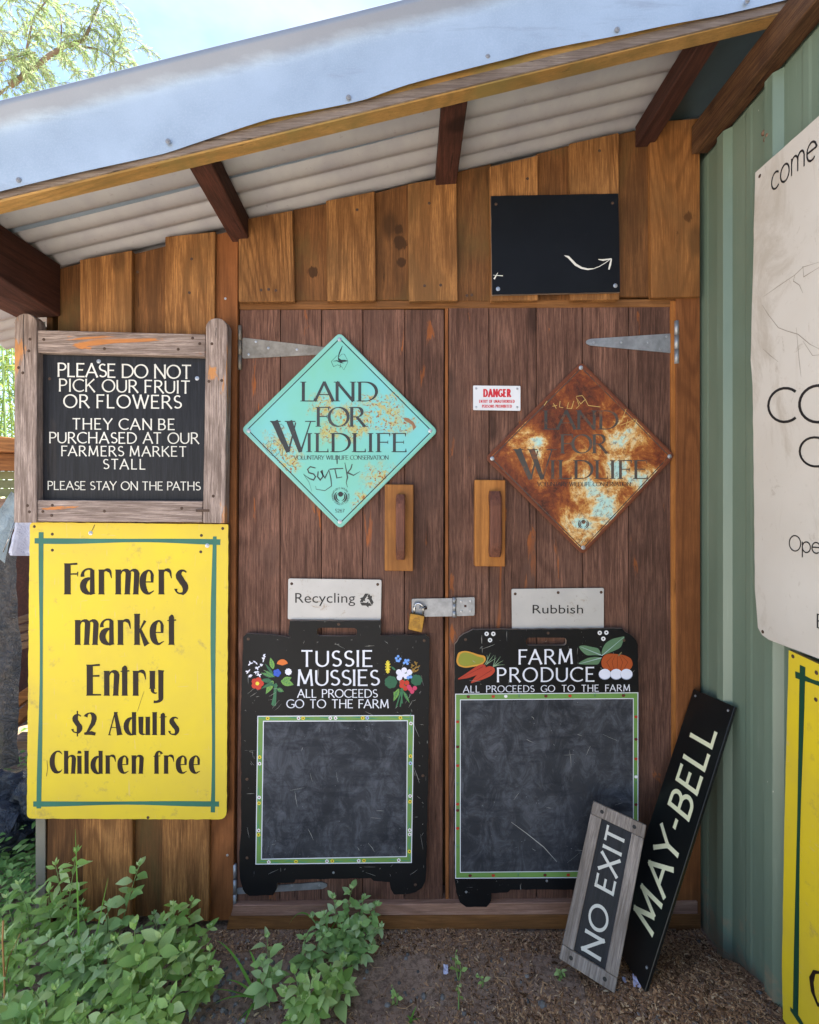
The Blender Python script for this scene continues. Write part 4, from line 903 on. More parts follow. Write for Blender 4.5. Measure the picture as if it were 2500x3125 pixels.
for pts, w in [([(650, 1105), (610, 1095), (590, 1115), (600, 1140), (635, 1150), (650, 1170), (635, 1195), (605, 1185), (560, 1150), (600, 1210), (622, 1280)], [3, 3.5, 3.5, 4, 4, 4, 4, 3, 1, 1, .6]), ([(670, 1130), (665, 1170), (685, 1195), (705, 1170), (700, 1120), (690, 1130), (720, 1180), (750, 1120), (765, 1185), (770, 1240), (720, 1275), (655, 1265), (650, 1240)], [3.4, 4, 4, 3.5, 3, 3, 3.5, 3.5, 3.5, 2.5, 2, 1.5, 1]),
               ([(755, 1115), (800, 1110), (858, 1108)], 3.2), ([(795, 1115), (810, 1180), (850, 1172)], [3, 3.5, 2.5]), ([(870, 1065), (880, 1120), (890, 1175), (880, 1215), (890, 1250)], [1.5, 3, 4, 2, 1]), ([(925, 1075), (915, 1110), (890, 1140), (935, 1160), (985, 1130)], [3, 3.5, 4, 3, 1]), ([(810, 1010), (812, 1075)], [4, 3])]:
    mb.ribbon(C3(pts), w, f, .003 + k * 4e-5); k += 1
mb.build('graffiti', M['grey_letter'], s3)
mb = MB(); mb.add([f(a, b, .0027) for a, b in rough_poly(C3([(1308, 728), (1350, 732), (1385, 760), (1405, 800), (1385, 822), (1375, 785), (1345, 762), (1318, 748)]), 5, 1, 4)], [tuple(range(len(rough_poly(C3([(1308, 728), (1350, 732), (1385, 760), (1405, 800), (1385, 822), (1375, 785), (1345, 762), (1318, 748)]), 5, 1, 4))))]); mb.build('rust_patch', flat('rust_brown_patch', '7a5238', '8f6a4c'), s3)
for u, v in [(1037, 1037), (1313, 1315), (1038, 1592), (760, 1315)]: screw(s3, f(u, v, .003), 'zinc')
s4, f = diamond('wildlife_sign', 'heavily rusted diamond sign LAND FOR WILDLIFE on the right door', (1774, 1104), (2060, 1391), (1778, 1693), (1480, 1398), -.005, M['rust'], M['rust_rim'], [M['faded_letter'], M['faded_letter'], M['black_letter']],
    [('LAND', 1660, 1888, 1311, 58, 1), ('FOR', 1711, 1854, 1384, 58, 1), ('W', 1570, 1688, 1463, 92, 1), ('ILDLIFE', 1681, 1978, 1461.6, 57, 0)], ('VOLUNTARY WILDLIFE CONSERVATION', 1639, 1924, 1484, 1484, 13),
    ('3393', 1762, 1795, 1655, 1655, 11), (1780, 1597, 24), None)
mb = MB()
def C4(pts): return [(1340 + a / 2.156, 1020 + b / 2.156) for a, b in pts]
for pts in ([(750, 455), (770, 490)], [(745, 475), (775, 470)], [(795, 440), (790, 480), (815, 485)], [(850, 450), (840, 490), (870, 490), (885, 440)], [(900, 410), (940, 405), (960, 430), (930, 460), (900, 415), (920, 470), (900, 490)], [(960, 430), (980, 470), (1060, 480)], [(690, 470), (710, 440)],
            [(1195, 580), (1230, 490)], [(1190, 600), (1290, 560)], [(1240, 560), (1220, 640)], [(1250, 590), (1300, 560), (1270, 630), (1300, 600)]):
    mb.ribbon(C4(pts), 1.8, f, .0032 + random.uniform(0, 2e-4))
mb.build('scratched_graffiti', flat('scratch_pale', 'b79a5a'), s4)
for u, v in [(1772, 1123), (2042, 1393), (1779, 1671), (1502, 1400)]: screw(s4, f(u, v, .003), 'zinc')
# danger plate
y5 = .002; f = F(y5); s5 = sign('danger_sign', 'small white DANGER sign with red letters on the right door', 'sign', (1516, 1215), y5)
mb = MB(); mb.plate(roundpoly([(1444, 1177), (1588, 1178.5), (1588, 1254), (1444, 1251.5)], 3), f, 0, .0025); mb.build('panel', M['dangerwhite'], s5, 0)
mb = MB(); letter_line(mb, 'DANGER', BOLD, f, 1475, 1559, 1212.5, 1212.5, 25, .0027); mb.build('heading', M['red_letter'], s5)
mb = MB(); letter_line(mb, 'ENTRY OF UNAUTHORISED', dict(BOLD, thick=.2, thin=.14, gap=.24), f, 1462, 1570.5, 1230, 1230, 9.5, .0027); mb.build('lettering', M['red_letter'], s5); mb = MB(); letter_line(mb, 'PERSONS PROHIBITED', dict(BOLD, thick=.2, thin=.14, gap=.24), f, 1471, 1562, 1245, 1245, 9.5, .0027); mb.build('lettering', M['red_letter'], s5)
for u, v in [(1453, 1186), (1578, 1187), (1453, 1243), (1578, 1243)]: screw(s5, f(u, v, .0026), 'small')
# recycling, rubbish plates
y6 = .001; f = F(y6); s6 = sign('recycling_sign', 'grey metal Recycling plate with arrows symbol above the left chalkboard', 'sign', (1020, 1828), y6)
mb = MB(); mb.plate(roundpoly([(880.6, 1765), (1164.7, 1769), (1162.7, 1891.6), (879, 1889.5)], 6), f, 0, .0025); mb.build('panel', M['plate'], s6)
ttf_line('lettering', 'Recycling', f, 901.7, 1084.7, 1838.8, 31.6, .0028, M['black_letter'], s6)
mb = MB()   # three chasing arrows
for k in range(3):
    a0 = 120 * k - 90
    def rot(x_, y_): a = R(120 * k); return (1120 + x_ * math.cos(a) - y_ * math.sin(a), 1832 + x_ * math.sin(a) + y_ * math.cos(a))
    mb.add([f(*rot(*p), .0028) for p in [(-14.5, -6), (-5.5, -21), (5, -21), (0, -12), (-7.5, -2)]], [(0, 1, 2, 3, 4)])
    mb.add([f(*rot(*p), .00285) for p in [(1.6, -12.5), (6.6, -21), (12, -13), (16.5, -15.6), (14, -.5), (-.5, -5.2), (4.4, -8.2)]], [(0, 1, 2, 6), (6, 2, 3), (6, 3, 4), (6, 4, 5)])
mb.build('recycling_symbol', M['black_letter'], s6)
for u, v in [(891, 1781), (1153, 1783)]: screw(s6, f(u, v, .0026), 'rust')
s7 = sign('rubbish_sign', 'grey metal Rubbish plate with mud spatter above the right chalkboard', 'sign', (1700, 1856), y6)
mb = MB(); mb.plate(roundpoly([(1561, 1797), (1842, 1794), (1842, 1917), (1562.5, 1920)], 5), f, 0, .0025); mb.build('panel', M['plate'], s7)
ttf_line('lettering', 'Rubbish', f, 1625, 1779, 1871.5, 28, .0028, M['black_letter'], s7)
for u, v in [(1572, 1812), (1834, 1807), (1703, 1808)]: screw(s7, f(u, v, .0026), 'rust')
# black board with the chalk arrow
f = F(-.022, .010); s8 = sign('arrow_board', 'plain black square board with a chalk arrow above the right door', 'sign', (1695, 745), -.022)
mb = MB(); mb.plate(rough_poly([(1498.5, 598), (1887.7, 590.6), (1892.7, 891), (1502, 900)], 25, .5, 2), f, 0, .010, 0, 1); mb.build('panel', [M['blackboard_top'], M['black_edge']], s8)
mb = MB(); mb.ribbon([(1722, 780), (1734, 784), (1757, 808), (1775, 818), (1794, 822), (1812, 820), (1830, 813), (1848, 802), (1864, 790)], [1, 6, 7, 6, 5, 2, 2, 2, 2], f, .0106)
mb.ribbon([(1826, 792), (1840, 794), (1866, 790)], [2, 5, 3], f, .0107); mb.ribbon([(1866, 790), (1862, 808), (1858, 823)], [3, 6, 4], f, .0108)
mb.build('chalk_arrow', M['white_letter'], s8); mb = MB(); mb.ribbon([(1508, 852), (1520, 832)], [5, 1], f, .0106); mb.ribbon([(1505, 840), (1535, 842)], [1, 3], f, .0107); mb.build('chalk_smudge', M['white_letter'], s8)
for u, v, k in [(1514, 623, 'rust'), (1869.6, 620, 'rust'), (1520, 882, 'zinc'), (1878, 872, 'zinc')]: screw(s8, f(u, v, .0103), k)

# chalkboards
def frame_ring(mb, o_, i_, f, h, m=0):
    mb.add([f(a, b, h) for a, b in o_] + [f(a, b, h) for a, b in i_], [(k, (k + 1) % 4, 4 + (k + 1) % 4, 4 + k) for k in range(4)], m)
def shrink(q, d):
    cx, cy = sum(p[0] for p in q) / 4, sum(p[1] for p in q) / 4
    return [(p[0] + math.copysign(d, cx - p[0]), p[1] + math.copysign(d, cy - p[1])) for p in q]
def flower(mb, c, r, f, h, petal, core, n=6):
    for k in range(n):
        a = 2 * math.pi * k / n + .3; mb.disc((c[0] + r * .62 * math.cos(a), c[1] + r * .62 * math.sin(a)), r * .36, f, h + k * 2e-5, petal, 6)
    mb.disc(c, r * .38, f, h + 2e-4, core, 7)
yB = -.003; f = F(yB, .012)
s9 = sign('tussie_mussies_board', 'black TUSSIE MUSSIES chalkboard with painted posies on the left door', 'chalkboard', (1022, 2300), yB)
out = [(743, 1943), (753, 1934), (838, 1939), (887, 1946), (880, 1935), (884, 1895), (1163, 1895), (1163, 1933), (1160, 1940), (1300, 1939), (1311, 1948), (1310, 2150), (1307, 2393), (1303, 2556), (1301, 2660), (1298, 2690), (1288, 2710), (1270, 2722), (1248, 2728), (1203, 2730), (1193, 2714), (1189, 2692), (1140, 2688), (1132, 2680), (903, 2684), (897, 2694), (846, 2694), (844, 2714), (834, 2732), (761, 2734), (748, 2725), (741, 2714), (732, 2678), (730, 2600), (736, 2540), (736, 2150)]
slot = roundpoly([(968, 1915.5), (1090, 1916.5), (1089.5, 1942), (967, 1941.5)], 12)
mb = MB(); mb.plate(rough_poly(out, 12, .9, 7), f, 0, .012, 0, 1, holes=[slot[::-1]]); mb.build('panel', [M['black_panel'], M['black_edge']], s9)
BO = [(786, 2184.5), (1264, 2182), (1257, 2633), (780, 2638)]; BI = [(803, 2199.5), (1245, 2198), (1242, 2615), (797, 2623)]
mb = MB(); frame_ring(mb, BO, BI, f, .0124); mb.build('painted_border', M['lt_green'], s9)
mb = MB(); frame_ring(mb, BO, shrink(BO, 2.6), f, .0125); frame_ring(mb, BI, shrink(BI, -2.6), f, .0125); mb.build('border_line', M['white_letter2'], s9)
mb = MB(); mb.add([f(a, b, .0123) for a, b in shrink(BI, 1)], [(0, 1, 2, 3)]); mb.build('writing_area', M['chalk'], s9)
def C9(pts): return [(700 + a / 2.464, 1700 + b / 2.464) for a, b in pts]
mb = MB(); fl_m = [flat('petal_yellow', 'd9c838'), flat('petal_white', 'dcdcdc'), flat('core_maroon', '6a1a18'), flat('vine_teal', '3a8a70'), flat('petal_blue', '9ab8dc')]
def on(t, side):
    a = {'t': (BO[0], BO[1], BI[0], BI[1]), 'b': (BO[3], BO[2], BI[3], BI[2]), 'l': (BO[0], BO[3], BI[0], BI[3]), 'r': (BO[1], BO[2], BI[1], BI[2])}[side]
    return tuple((lerp(a[0][i], a[1][i], t) + lerp(a[2][i], a[3][i], t)) / 2 for i in (0, 1))
fls = {'t': [(.05, 0), (.255, 1), (.285, 0), (.465, 1), (.50, 1), (.68, 0), (.71, 4), (.93, 0)], 'b': [(.07, 1), (.25, 0), (.455, 1), (.49, 0), (.665, 1), (.70, 0), (.93, 1)], 'l': [(.27, 0), (.315, 1), (.55, 1), (.59, 0), (.78, 1), (.81, 0)], 'r': [(.04, 1), (.27, 0), (.32, 4), (.55, 1), (.59, 0), (.79, 1), (.82, 1), (.94, 0)]}
for sd_, lst in fls.items():
    for t, m_ in lst: flower(mb, on(t, sd_), 6.3, f, .0128, m_, 2)
    last = 0
    for t, m_ in lst:
        for dr in (-1, 1):
            p0, p1 = on(t + dr * .02, sd_), on(t + dr * .075, sd_); w = (0, 3) if sd_ in 'tb' else (3, 0)
            mid = ((p0[0] + p1[0]) / 2 + w[0] * dr, (p0[1] + p1[1]) / 2 + w[1] * dr); mb.ribbon([p0, mid, p1], [2.5, 2, .5], f, .0126, 3)
mb.build('border_flowers', fl_m, s9)['kind'] = 'stuff'
for tx, u0, u1, b, cp in [('TUSSIE', 917, 1139, 2035, 51), ('MUSSIES', 906, 1159, 2093, 50), ('ALL PROCEEDS', 907, 1153, 2129, 26), ('GO TO THE FARM', 874, 1187, 2161, 27)]:
    mb = MB(); letter_line(mb, tx, dict(SIGNC, space=.55), f, u0, u1, b, b, cp, .0126); mb.build('lettering', M['white_letter2'], s9)
def leaf2(mb, p0, p1, w, f, h, m):
    pts = [(lerp(p0[0], p1[0], t), lerp(p0[1], p1[1], t)) for t in (0, .2, .4, .6, .8, 1)]; mb.ribbon(pts, [w * .2, w * .8, w, w * .85, w * .45, .3], f, h, m)
    if w > 9 and m in (0, 1, 9):
        vm_ = {0: 1, 1: 0, 9: 0}[m]; mb.ribbon(pts, 1.0, f, h + 1.2e-4, vm_); dx, dy = p1[0] - p0[0], p1[1] - p0[1]; L = math.hypot(dx, dy)
        for k in (1, 2, 3):
            for sg in (-1, 1):
                q = pts[k]; mb.ribbon([q, (q[0] + dx * .16 - sg * dy / L * w * .36, q[1] + dy * .16 + sg * dx / L * w * .36)], [1.1, .4], f, h + 1.3e-4, vm_)
pm = [flat('posy_green', '2e6a48'), flat('posy_lime', '6a9a45'), flat('posy_orange', 'cc6a28'), flat('posy_red', 'b8301e'), flat('posy_blue', '2450b8'), flat('posy_white', 'd8d8e8'), flat('petal_yellow', 'd9c838'), flat('posy_pink', 'c03a60'), flat('posy_sky', '6a9ae0'), flat('posy_dark', '1f5a40')]
mb = MB(); h = .0125
for a, b in [((345, 960), (330, 1120)), ((352, 950), (345, 1118)), ((358, 960), (322, 1110))]: p, q = C9([a, b]); mb.ribbon([p, q], 5, f, h, 0); h += 3e-5
for a, b, w, m_ in [((330, 840), (310, 755), 15, 1), ((330, 930), (275, 1030), 18, 1), ((390, 930), (485, 960), 22, 1), ((400, 930), (470, 905), 16, 1), ((330, 900), (240, 870), 12, 0), ((320, 930), (235, 925), 14, 9), ((330, 940), (240, 990), 10, 9), ((360, 990), (410, 1010), 14, 0), ((340, 900), (265, 850), 10, 0), ((330, 880), (270, 800), 8, 9), ((350, 960), (300, 960), 8, 9)]:
    p, q = C9([a, b]); leaf2(mb, p, q, w, f, h, m_); h += 4e-5
for c, r, m_, n_ in [((212, 950), 19, 3, 5), ((445, 862), 14, 5, 9), ((360, 870), 12, 4, 5)]:
    c = C9([c])[0]
    for k in range(n_): a = 2 * math.pi * k / n_; mb.disc((c[0] + r * .55 * math.cos(a), c[1] + r * .55 * math.sin(a)), r * (.5 if n_ < 6 else .22), f, h, m_, 8); h += 1e-5
mb.disc(C9([(212, 950)])[0], 6, f, h + 2e-5, 6, 7); mb.disc(C9([(445, 862)])[0], 8, f, h, 5, 8)
for k in range(9): a = R(-160 + 17 * k); c = C9([(400, 810)])[0]; mb.ribbon([c, (c[0] + 17 * math.cos(a), c[1] + 17 * math.sin(a))], [3, 5.5], f, h, 2); h += 2e-5
rnd = random.Random(2)
for cx_, cy_ in [(255, 740), (260, 770), (200, 790), (160, 800), (215, 830), (205, 860), (145, 860), (155, 885), (225, 885), (240, 820)]:
    c = C9([(cx_, cy_)])[0]
    for k in range(4): a = rnd.uniform(0, 6); leaf2(mb, c, (c[0] + 9 * math.cos(a), c[1] + 9 * math.sin(a)), 4, f, h, 5); h += 1e-5
mb.build('painted_posy', pm, s9)
mb = MB(); h = .0125
for a, b in [((1300, 980), (1255, 1130)), ((1310, 970), (1285, 1125)), ((1290, 990), (1300, 1100)), ((1270, 860), (1290, 980)), ((1330, 860), (1305, 980)), ((1380, 860), (1310, 980))]: p, q = C9([a, b]); mb.ribbon([p, q], 4, f, h, 0); h += 3e-5
for c, r, m_ in [((1215, 940), 20, 9), ((1408, 925), 18, 9)]:
    c = C9([c])[0]
    for k in range(7): a = 2 * math.pi * k / 7; mb.disc((c[0] + r * .5 * math.cos(a), c[1] + r * .5 * math.sin(a)), r * .5, f, h, m_, 8); h += 1e-5
for a, b, w, m_ in [((1275, 990), (1235, 1085), 14, 1), ((1310, 1010), (1355, 1095), 10, 0), ((1260, 1010), (1240, 1050), 14, 1), ((1250, 850), (1215, 820), 6, 0)]: p, q = C9([a, b]); leaf2(mb, p, q, w, f, h, m_); h += 4e-5
for cs, m_, r in [([(1275, 865), (1315, 850), (1355, 865), (1330, 895), (1280, 905), (1300, 880)], 5, 9), ([(1300, 940), (1335, 945), (1325, 985), (1298, 965)], 3, 8), ([(1360, 990), (1395, 985), (1375, 1010), (1350, 975)], 7, 7), ([(1270, 745), (1255, 760), (1285, 765), (1275, 780), (1325, 775), (1345, 775), (1315, 795), (1340, 800), (1330, 785), (1262, 778)], 8, 4.2), ([(1345, 905), (1365, 900)], 8, 5)]:
    for c in C9(cs):
        mb.disc(c, r, f, h, m_, 8); h += 2e-5
for k in range(12): a = R(30 * k); c = C9([(1192, 825)])[0]; mb.ribbon([c, (c[0] + 8 * math.cos(a), c[1] + 20 * math.sin(a))], [2.5, 3.2], f, h, 6); h += 1e-5
for cx_, cy_ in [(1375, 820), (1400, 800), (1420, 825), (1395, 840), (1410, 855), (1385, 850)]:
    c = C9([(cx_, cy_)])[0]
    for k in range(4): a = rnd.uniform(0, 6); leaf2(mb, c, (c[0] + 8 * math.cos(a), c[1] + 8 * math.sin(a)), 4, f, h, len(pm)); h += 1e-5
mb.build('painted_posy', pm + [flat('posy_ochre', '8a6a28')], s9)
def scratches(s, f, polyw, n, seed, u0, u1, v0, v1, h, mat):
    mb = MB(); r = random.Random(seed)
    for i in range(n):
        u, v = r.uniform(u0, u1), r.uniform(v0, v1); a = r.uniform(-1.2, 1.6); L = r.choice([6, 10, 16, 30, 45]) * r.uniform(.5, 1.2); w = r.uniform(.5, 1.3)
        pts = [(u, v), (u + L * .5 * math.cos(a) + r.uniform(-2, 2), v + L * .5 * math.sin(a)), (u + L * math.cos(a), v + L * math.sin(a))]
        if all(polyw(*p) for p in pts): mb.ribbon(pts, [.3, w, .3], f, h + r.uniform(0, 5e-5))
    mb.build('scratch', mat, s)
SCRM = flat('chalky_scratch', '8c8c88', 'a5a5a0')
ok9 = lambda u, v: 745 < u < 1298 and 1952 < v < 2676 and not (780 < u < 1262 and 2186 < v < 2636) and not (870 < u < 1190 and 1980 < v < 2165)
scratches(s9, f, ok9, 330, 1, 740, 1300, 1950, 2680, .0127, SCRM)
ok9b = lambda u, v: 812 < u < 1236 and 2210 < v < 2608
scratches(s9, f, ok9b, 16, 2, 812, 1236, 2205, 2610, .0127, SCRM)
for u, v in [(758, 1950), (1295, 1955), (1034, 1905), (754, 2378), (1291, 2367), (754, 2618), (1268, 2700), (1018, 2663)]: screw(s9, f(u, v, .0122), 'rust' if v != 2663 else 'small')

s10 = sign('farm_produce_board', 'black FARM PRODUCE chalkboard with painted vegetables on the right door', 'chalkboard', (1668, 2340), yB)
out = [(1388, 2116), (1388, 1967), (1396, 1958), (1402, 1946), (1414, 1936), (1432, 1928), (1444, 1921.5), (1899, 1918.6), (1908, 1928.6), (1922, 1935), (1933, 1944), (1942, 1955), (1947, 1968), (1949, 2116), (1949.5, 2700), (1944, 2745), (1932, 2764), (1866, 2768), (1856, 2750), (1852, 2726), (1804, 2724), (1798, 2715), (1558, 2715), (1551, 2723), (1500, 2726), (1499, 2748), (1485, 2768), (1423, 2768), (1404, 2754), (1392, 2722), (1387, 2681), (1385.5, 2434)]
slot = roundpoly([(1606, 1946), (1729, 1946), (1729, 1970), (1606, 1970)], 12)
mb = MB(); mb.plate(rough_poly(out, 12, .9, 8), f, 0, .012, 0, 1, holes=[slot[::-1]]); mb.build('panel', [M['black_panel'], M['black_edge']], s10)
BO = [(1389.5, 2117), (1948, 2112.7), (1948, 2678), (1389.5, 2681)]; BI = [(1404, 2134.5), (1934, 2130.5), (1934, 2658), (1404, 2663)]
mb = MB(); frame_ring(mb, BO, BI, f, .0124); mb.build('painted_border', M['lt_green'], s10)
mb = MB(); frame_ring(mb, BO, shrink(BO, 2.4), f, .0125); frame_ring(mb, BI, shrink(BI, -2.2), f, .0125); mb.build('border_line', M['white_letter2'], s10)
mb = MB(); mb.add([f(a, b, .0123) for a, b in shrink(BI, 1)], [(0, 1, 2, 3)]); mb.build('writing_area', M['chalk'], s10)
mb = MB(); fr = [flat('fruit_red', 'a83a20'), flat('fruit_dark', '5a2018'), flat('fruit_pear', '5a7a50'), flat('vine_teal', '3a8a70'), flat('petal_white', 'dcdcdc')]
for sd_, lst in {'t': [(.06, 1), (.20, 0), (.27, 4), (.345, 2), (.495, 1), (.63, 0), (.77, 2), (.93, 1)], 'b': [(.07, 1), (.20, 0), (.34, 2), (.49, 1), (.62, 0)], 'l': [(.14, 0), (.28, 1), (.385, 0), (.49, 2), (.60, 0), (.635, 1), (.735, 0), (.84, 2)], 'r': [(.12, 0), (.245, 1), (.355, 0), (.455, 4), (.49, 2), (.61, 1), (.73, 0), (.85, 2)]}.items():
    for t, m_ in lst:
        c = on(t, sd_); mb.disc(c, 5 if m_ != 2 else 4.5, f, .0127, m_, 9, 5.4 if m_ != 2 else 3); mb.ribbon([(c[0], c[1] - 4), (c[0] + 3, c[1] - 8)], [1.5, .6], f, .01285, 3); mb.ribbon([(c[0], c[1] - 4), (c[0] - 4, c[1] - 7)], [1.5, .6], f, .0129, 3)
mb.build('border_fruit', fr, s10)['kind'] = 'stuff'
for tx, u0, u1, b, cp in [('FARM', 1583, 1749, 2028, 46), ('PRODUCE', 1517, 1816, 2082, 45)]:
    mb = MB(); letter_line(mb, tx, SIGNC, f, u0, u1, b, b - 2, cp, .0126); mb.build('lettering', M['white_letter2'], s10)
mb = MB(); letter_line(mb, 'ALL PROCEEDS GO TO THE FARM', dict(SIGNC, space=.8), f, 1413, 1923, 2113.5, 2109.5, 21, .0126); mb.build('lettering', M['white_letter2'], s10)
def C10(pts): return [(1340 + a / 2.396, 1740 + b / 2.396) for a, b in pts]
def blob(mb, pts, f, h, m): 
    p = C10(pts); p = roundpoly(p, 9, 3); tr = tessellate_polygon([[Vector((a, b, 0)) for a, b in p]]); mb.add([f(a, b, h) for a, b in p], tr, m)
vm = [flat('pear_rim', 'c08a30'), flat('pear_green', '8a8a28', '7a8030'), flat('carrot_red', 'a03020', 'b04028'), flat('carrot_dark', '6a1c14'), flat('carrot_top', '7a9478'), flat('chard_leaf', '4a6a50', '5a7a5c'), flat('chard_vein', '9ab0b0'), flat('pumpkin', 'a04a22', '8f4018'), flat('pumpkin_line', '6a2c12'), flat('egg_white', 'd4d8e8'), flat('egg_shade', '9aa4bc'), flat('pumpkin_stem', '6a6248')]
mb = MB()
blob(mb, [(130, 640), (140, 600), (190, 588), (240, 600), (290, 618), (335, 625), (345, 655), (320, 690), (260, 705), (190, 715), (140, 700), (126, 670)], f, .0125, 0); blob(mb, [(145, 640), (155, 610), (190, 598), (240, 610), (285, 632), (328, 640), (330, 665), (300, 685), (240, 695), (190, 705), (150, 690), (138, 665)], f, .01256, 1)
mb.build('painted_pear', vm, s10)
mb = MB()
blob(mb, [(128, 800), (190, 760), (240, 725), (285, 695), (320, 685), (345, 700), (330, 735), (280, 765), (210, 790)], f, .01262, 2); blob(mb, [(225, 830), (255, 790), (290, 750), (330, 715), (370, 698), (405, 712), (410, 740), (385, 770), (330, 795), (270, 815)], f, .01268, 2)
for a, b in [((150, 795), (320, 705)), ((250, 815), (385, 730))]: mb.ribbon(C10([a, b]), [.6, 2], f, .01274, 3)
for k, (a, b) in enumerate([((335, 690), (375, 605)), ((345, 690), (400, 620)), ((345, 690), (420, 640)), ((395, 705), (450, 630)), ((395, 705), (470, 660)), ((395, 705), (480, 690)), ((395, 705), (410, 620)), ((350, 680), (350, 620)), ((395, 705), (440, 690))]):
    p, q = C10([a, b]); mb.ribbon([p, ((p[0] + q[0]) / 2 + 2, (p[1] + q[1]) / 2 - 2), q], [2, 1.5, .5], f, .0128 + k * 1e-5, 4)
mb.build('painted_carrots', vm, s10)
mb = MB()
for k, (pts, a, b) in enumerate([([(1185, 625), (1195, 570), (1220, 530), (1270, 500), (1320, 490), (1362, 480), (1345, 520), (1330, 565), (1290, 585), (1230, 610)], (1190, 625), (1350, 490)), ([(1185, 625), (1140, 620), (1080, 625), (1040, 590), (1018, 555), (1060, 548), (1110, 560), (1165, 570), (1180, 600)], (1188, 622), (1035, 560)), ([(1188, 640), (1150, 632), (1090, 640), (1050, 660), (1010, 685), (1060, 690), (1120, 690), (1165, 690), (1180, 660)], (1188, 640), (1025, 685))]):
    blob(mb, pts, f, .0125 + k * 5e-5, 5); mb.ribbon(C10([a, b]), [2.6, .8], f, .01275 + k * 1e-5, 6)
mb.build('painted_leaves', vm, s10)
mb = MB(); blob(mb, [(1185, 670), (1200, 625), (1240, 608), (1300, 612), (1360, 622), (1405, 645), (1418, 690), (1400, 725), (1350, 738), (1280, 738), (1220, 730), (1190, 705)], f, .0128, 7)
for x_ in (-.7, -.35, 0, .35, .7):
    c = C10([(1303, 672)])[0]; mb.ribbon([(c[0] + x_ * 20, c[1] - 20), (c[0] + x_ * 46, c[1]), (c[0] + x_ * 26, c[1] + 25)], [1, 1.8, 1], f, .01288, 8)
mb.ribbon(C10([(1310, 625), (1335, 600)]), [5, 3], f, .0129, 11); mb.build('painted_pumpkin', vm, s10)
mb = MB()
for k, cx_ in enumerate((1212, 1295, 1370)):
    c = C10([(cx_, 758)])[0]; mb.disc((c[0], c[1] + 1.2), 16.5, f, .01285 + k * 6e-5, 10, 16, 19); mb.disc(c, 15.5, f, .01288 + k * 6e-5, 9, 16, 18)
mb.build('painted_eggs', vm, s10)
mb = MB()
for cx_, cy_ in [(348, 465), (397, 465), (373, 511), (1175, 458), (1223, 456), (1201, 501)]:
    c = C10([(cx_, cy_)])[0]; pts = [(c[0] + 4.6 * math.cos(R(a)), c[1] + 4.6 * math.sin(R(a))) for a in range(0, 360, 30)]; mb = MB(); mb.ribbon(pts, 4.2, f, .0128, 0, True); mb.build('eyelet', M['dangerwhite'], s10)
ok10 = lambda u, v: 1395 < u < 1942 and 1950 < v < 2750 and not (1386 < u < 1950 and 2110 < v < 2684) and not (1500 < u < 1830 and 1970 < v < 2112)
scratches(s10, f, ok10, 170, 5, 1392, 1945, 1930, 2700, .0127, SCRM)
scratches(s10, f, lambda u, v: 1412 < u < 1925 and 2142 < v < 2650, 18, 6, 1412, 1925, 2142, 2650, .0127, SCRM)
mb = MB(); mb.ribbon([(1560, 2508), (1610, 2545), (1660, 2585), (1700, 2630)], [1, 2.2, 2.6, 1], f, .0128); mb.build('scratch', SCRM, s10)
for u, v in [(1421, 1952), (1673, 1932), (1904, 1954), (1423, 2722), (1669, 2688)]: screw(s10, f(u, v, .0122), 'rust' if v < 2680 else 'small')

# ------------------------------------------------------------------ leaning signs in the corner
def plane_frame(TL, TR, BR, BL):
    TL, TR, BR, BL = map(Vector, (TL, TR, BR, BL)); ctr = (TL + TR + BR + BL) / 4
    X = ((TR - TL) + (BR - BL)).normalized(); Z = ((TL - BL) + (TR - BR)).normalized(); Yv = Z.cross(X).normalized(); Z = X.cross(Yv).normalized()
    W = ((TR - TL).length + (BR - BL).length) / 2; H = ((TL - BL).length + (TR - BR).length) / 2
    m = Matrix((X, Yv, Z)).transposed().to_4x4(); m.translation = ctr; return m, W, H
def scl(p, k): p = Vector(p); o_ = Vector((0, -D, ZC)); return o_ + (p - o_) * k
def locf(a, b, h=0): return Vector((a, -h, b))     # local plane: x right, z up, -y out towards the viewer
def lthing(name, label, cat, m): 
    o = bpy.data.objects.new(name, None); scn.collection.objects.link(o); o.matrix_world = m; o.empty_display_size = .05; return tag(o, label, cat)
def lbuild(mb, name, mats, parent, bevel=0):
    o = bpy.data.objects.new(name, mb.mesh(name, mats, bevel)); scn.collection.objects.link(o); o.parent = parent; return o
kM = .94
m_, W, H = plane_frame(*[scl(p, kM) for p in [(1.009, .095, .762), (1.027, -.093, .782), (.686, -.211, 0), (.668, -.023, -.02)]])
sM = lthing('may_bell_sign', 'long black MAY-BELL board leaning in the corner against the green wall', 'sign', m_)
mb = MB(); mb.plate([(-W / 2, H / 2), (W / 2, H / 2), (W / 2, -H / 2), (-W / 2, -H / 2)], locf, -.010, .0); lbuild(mb, 'panel', M['black_clean'], sM, .0012)
def vert_text(mb, text, style, x0, x1, z0, z1, h):      # reads upwards: text runs along +z, letter tops towards -x
    st, Wt = txt_strokes(text, style); th = style['thick']; k = (z1 - z0) / (Wt + th); cap = x1 - x0
    for i, (pts, ws) in enumerate(st):
        mb.ribbon(pts, ws, lambda a, b, hh: locf(x1 - b * cap, z0 + (a + th / 2) * k, hh), h + (i % 9) * 3e-5)
mb = MB(); vert_text(mb, 'MAY-BELL', dict(thick=.135, thin=.12, nib=0, flare=.12, gap=.20, space=.4), -W / 2 + .048, W / 2 - .030, -H / 2 + .118, H / 2 - .085, .0006); lbuild(mb, 'lettering', M['cream_letter'], sM)
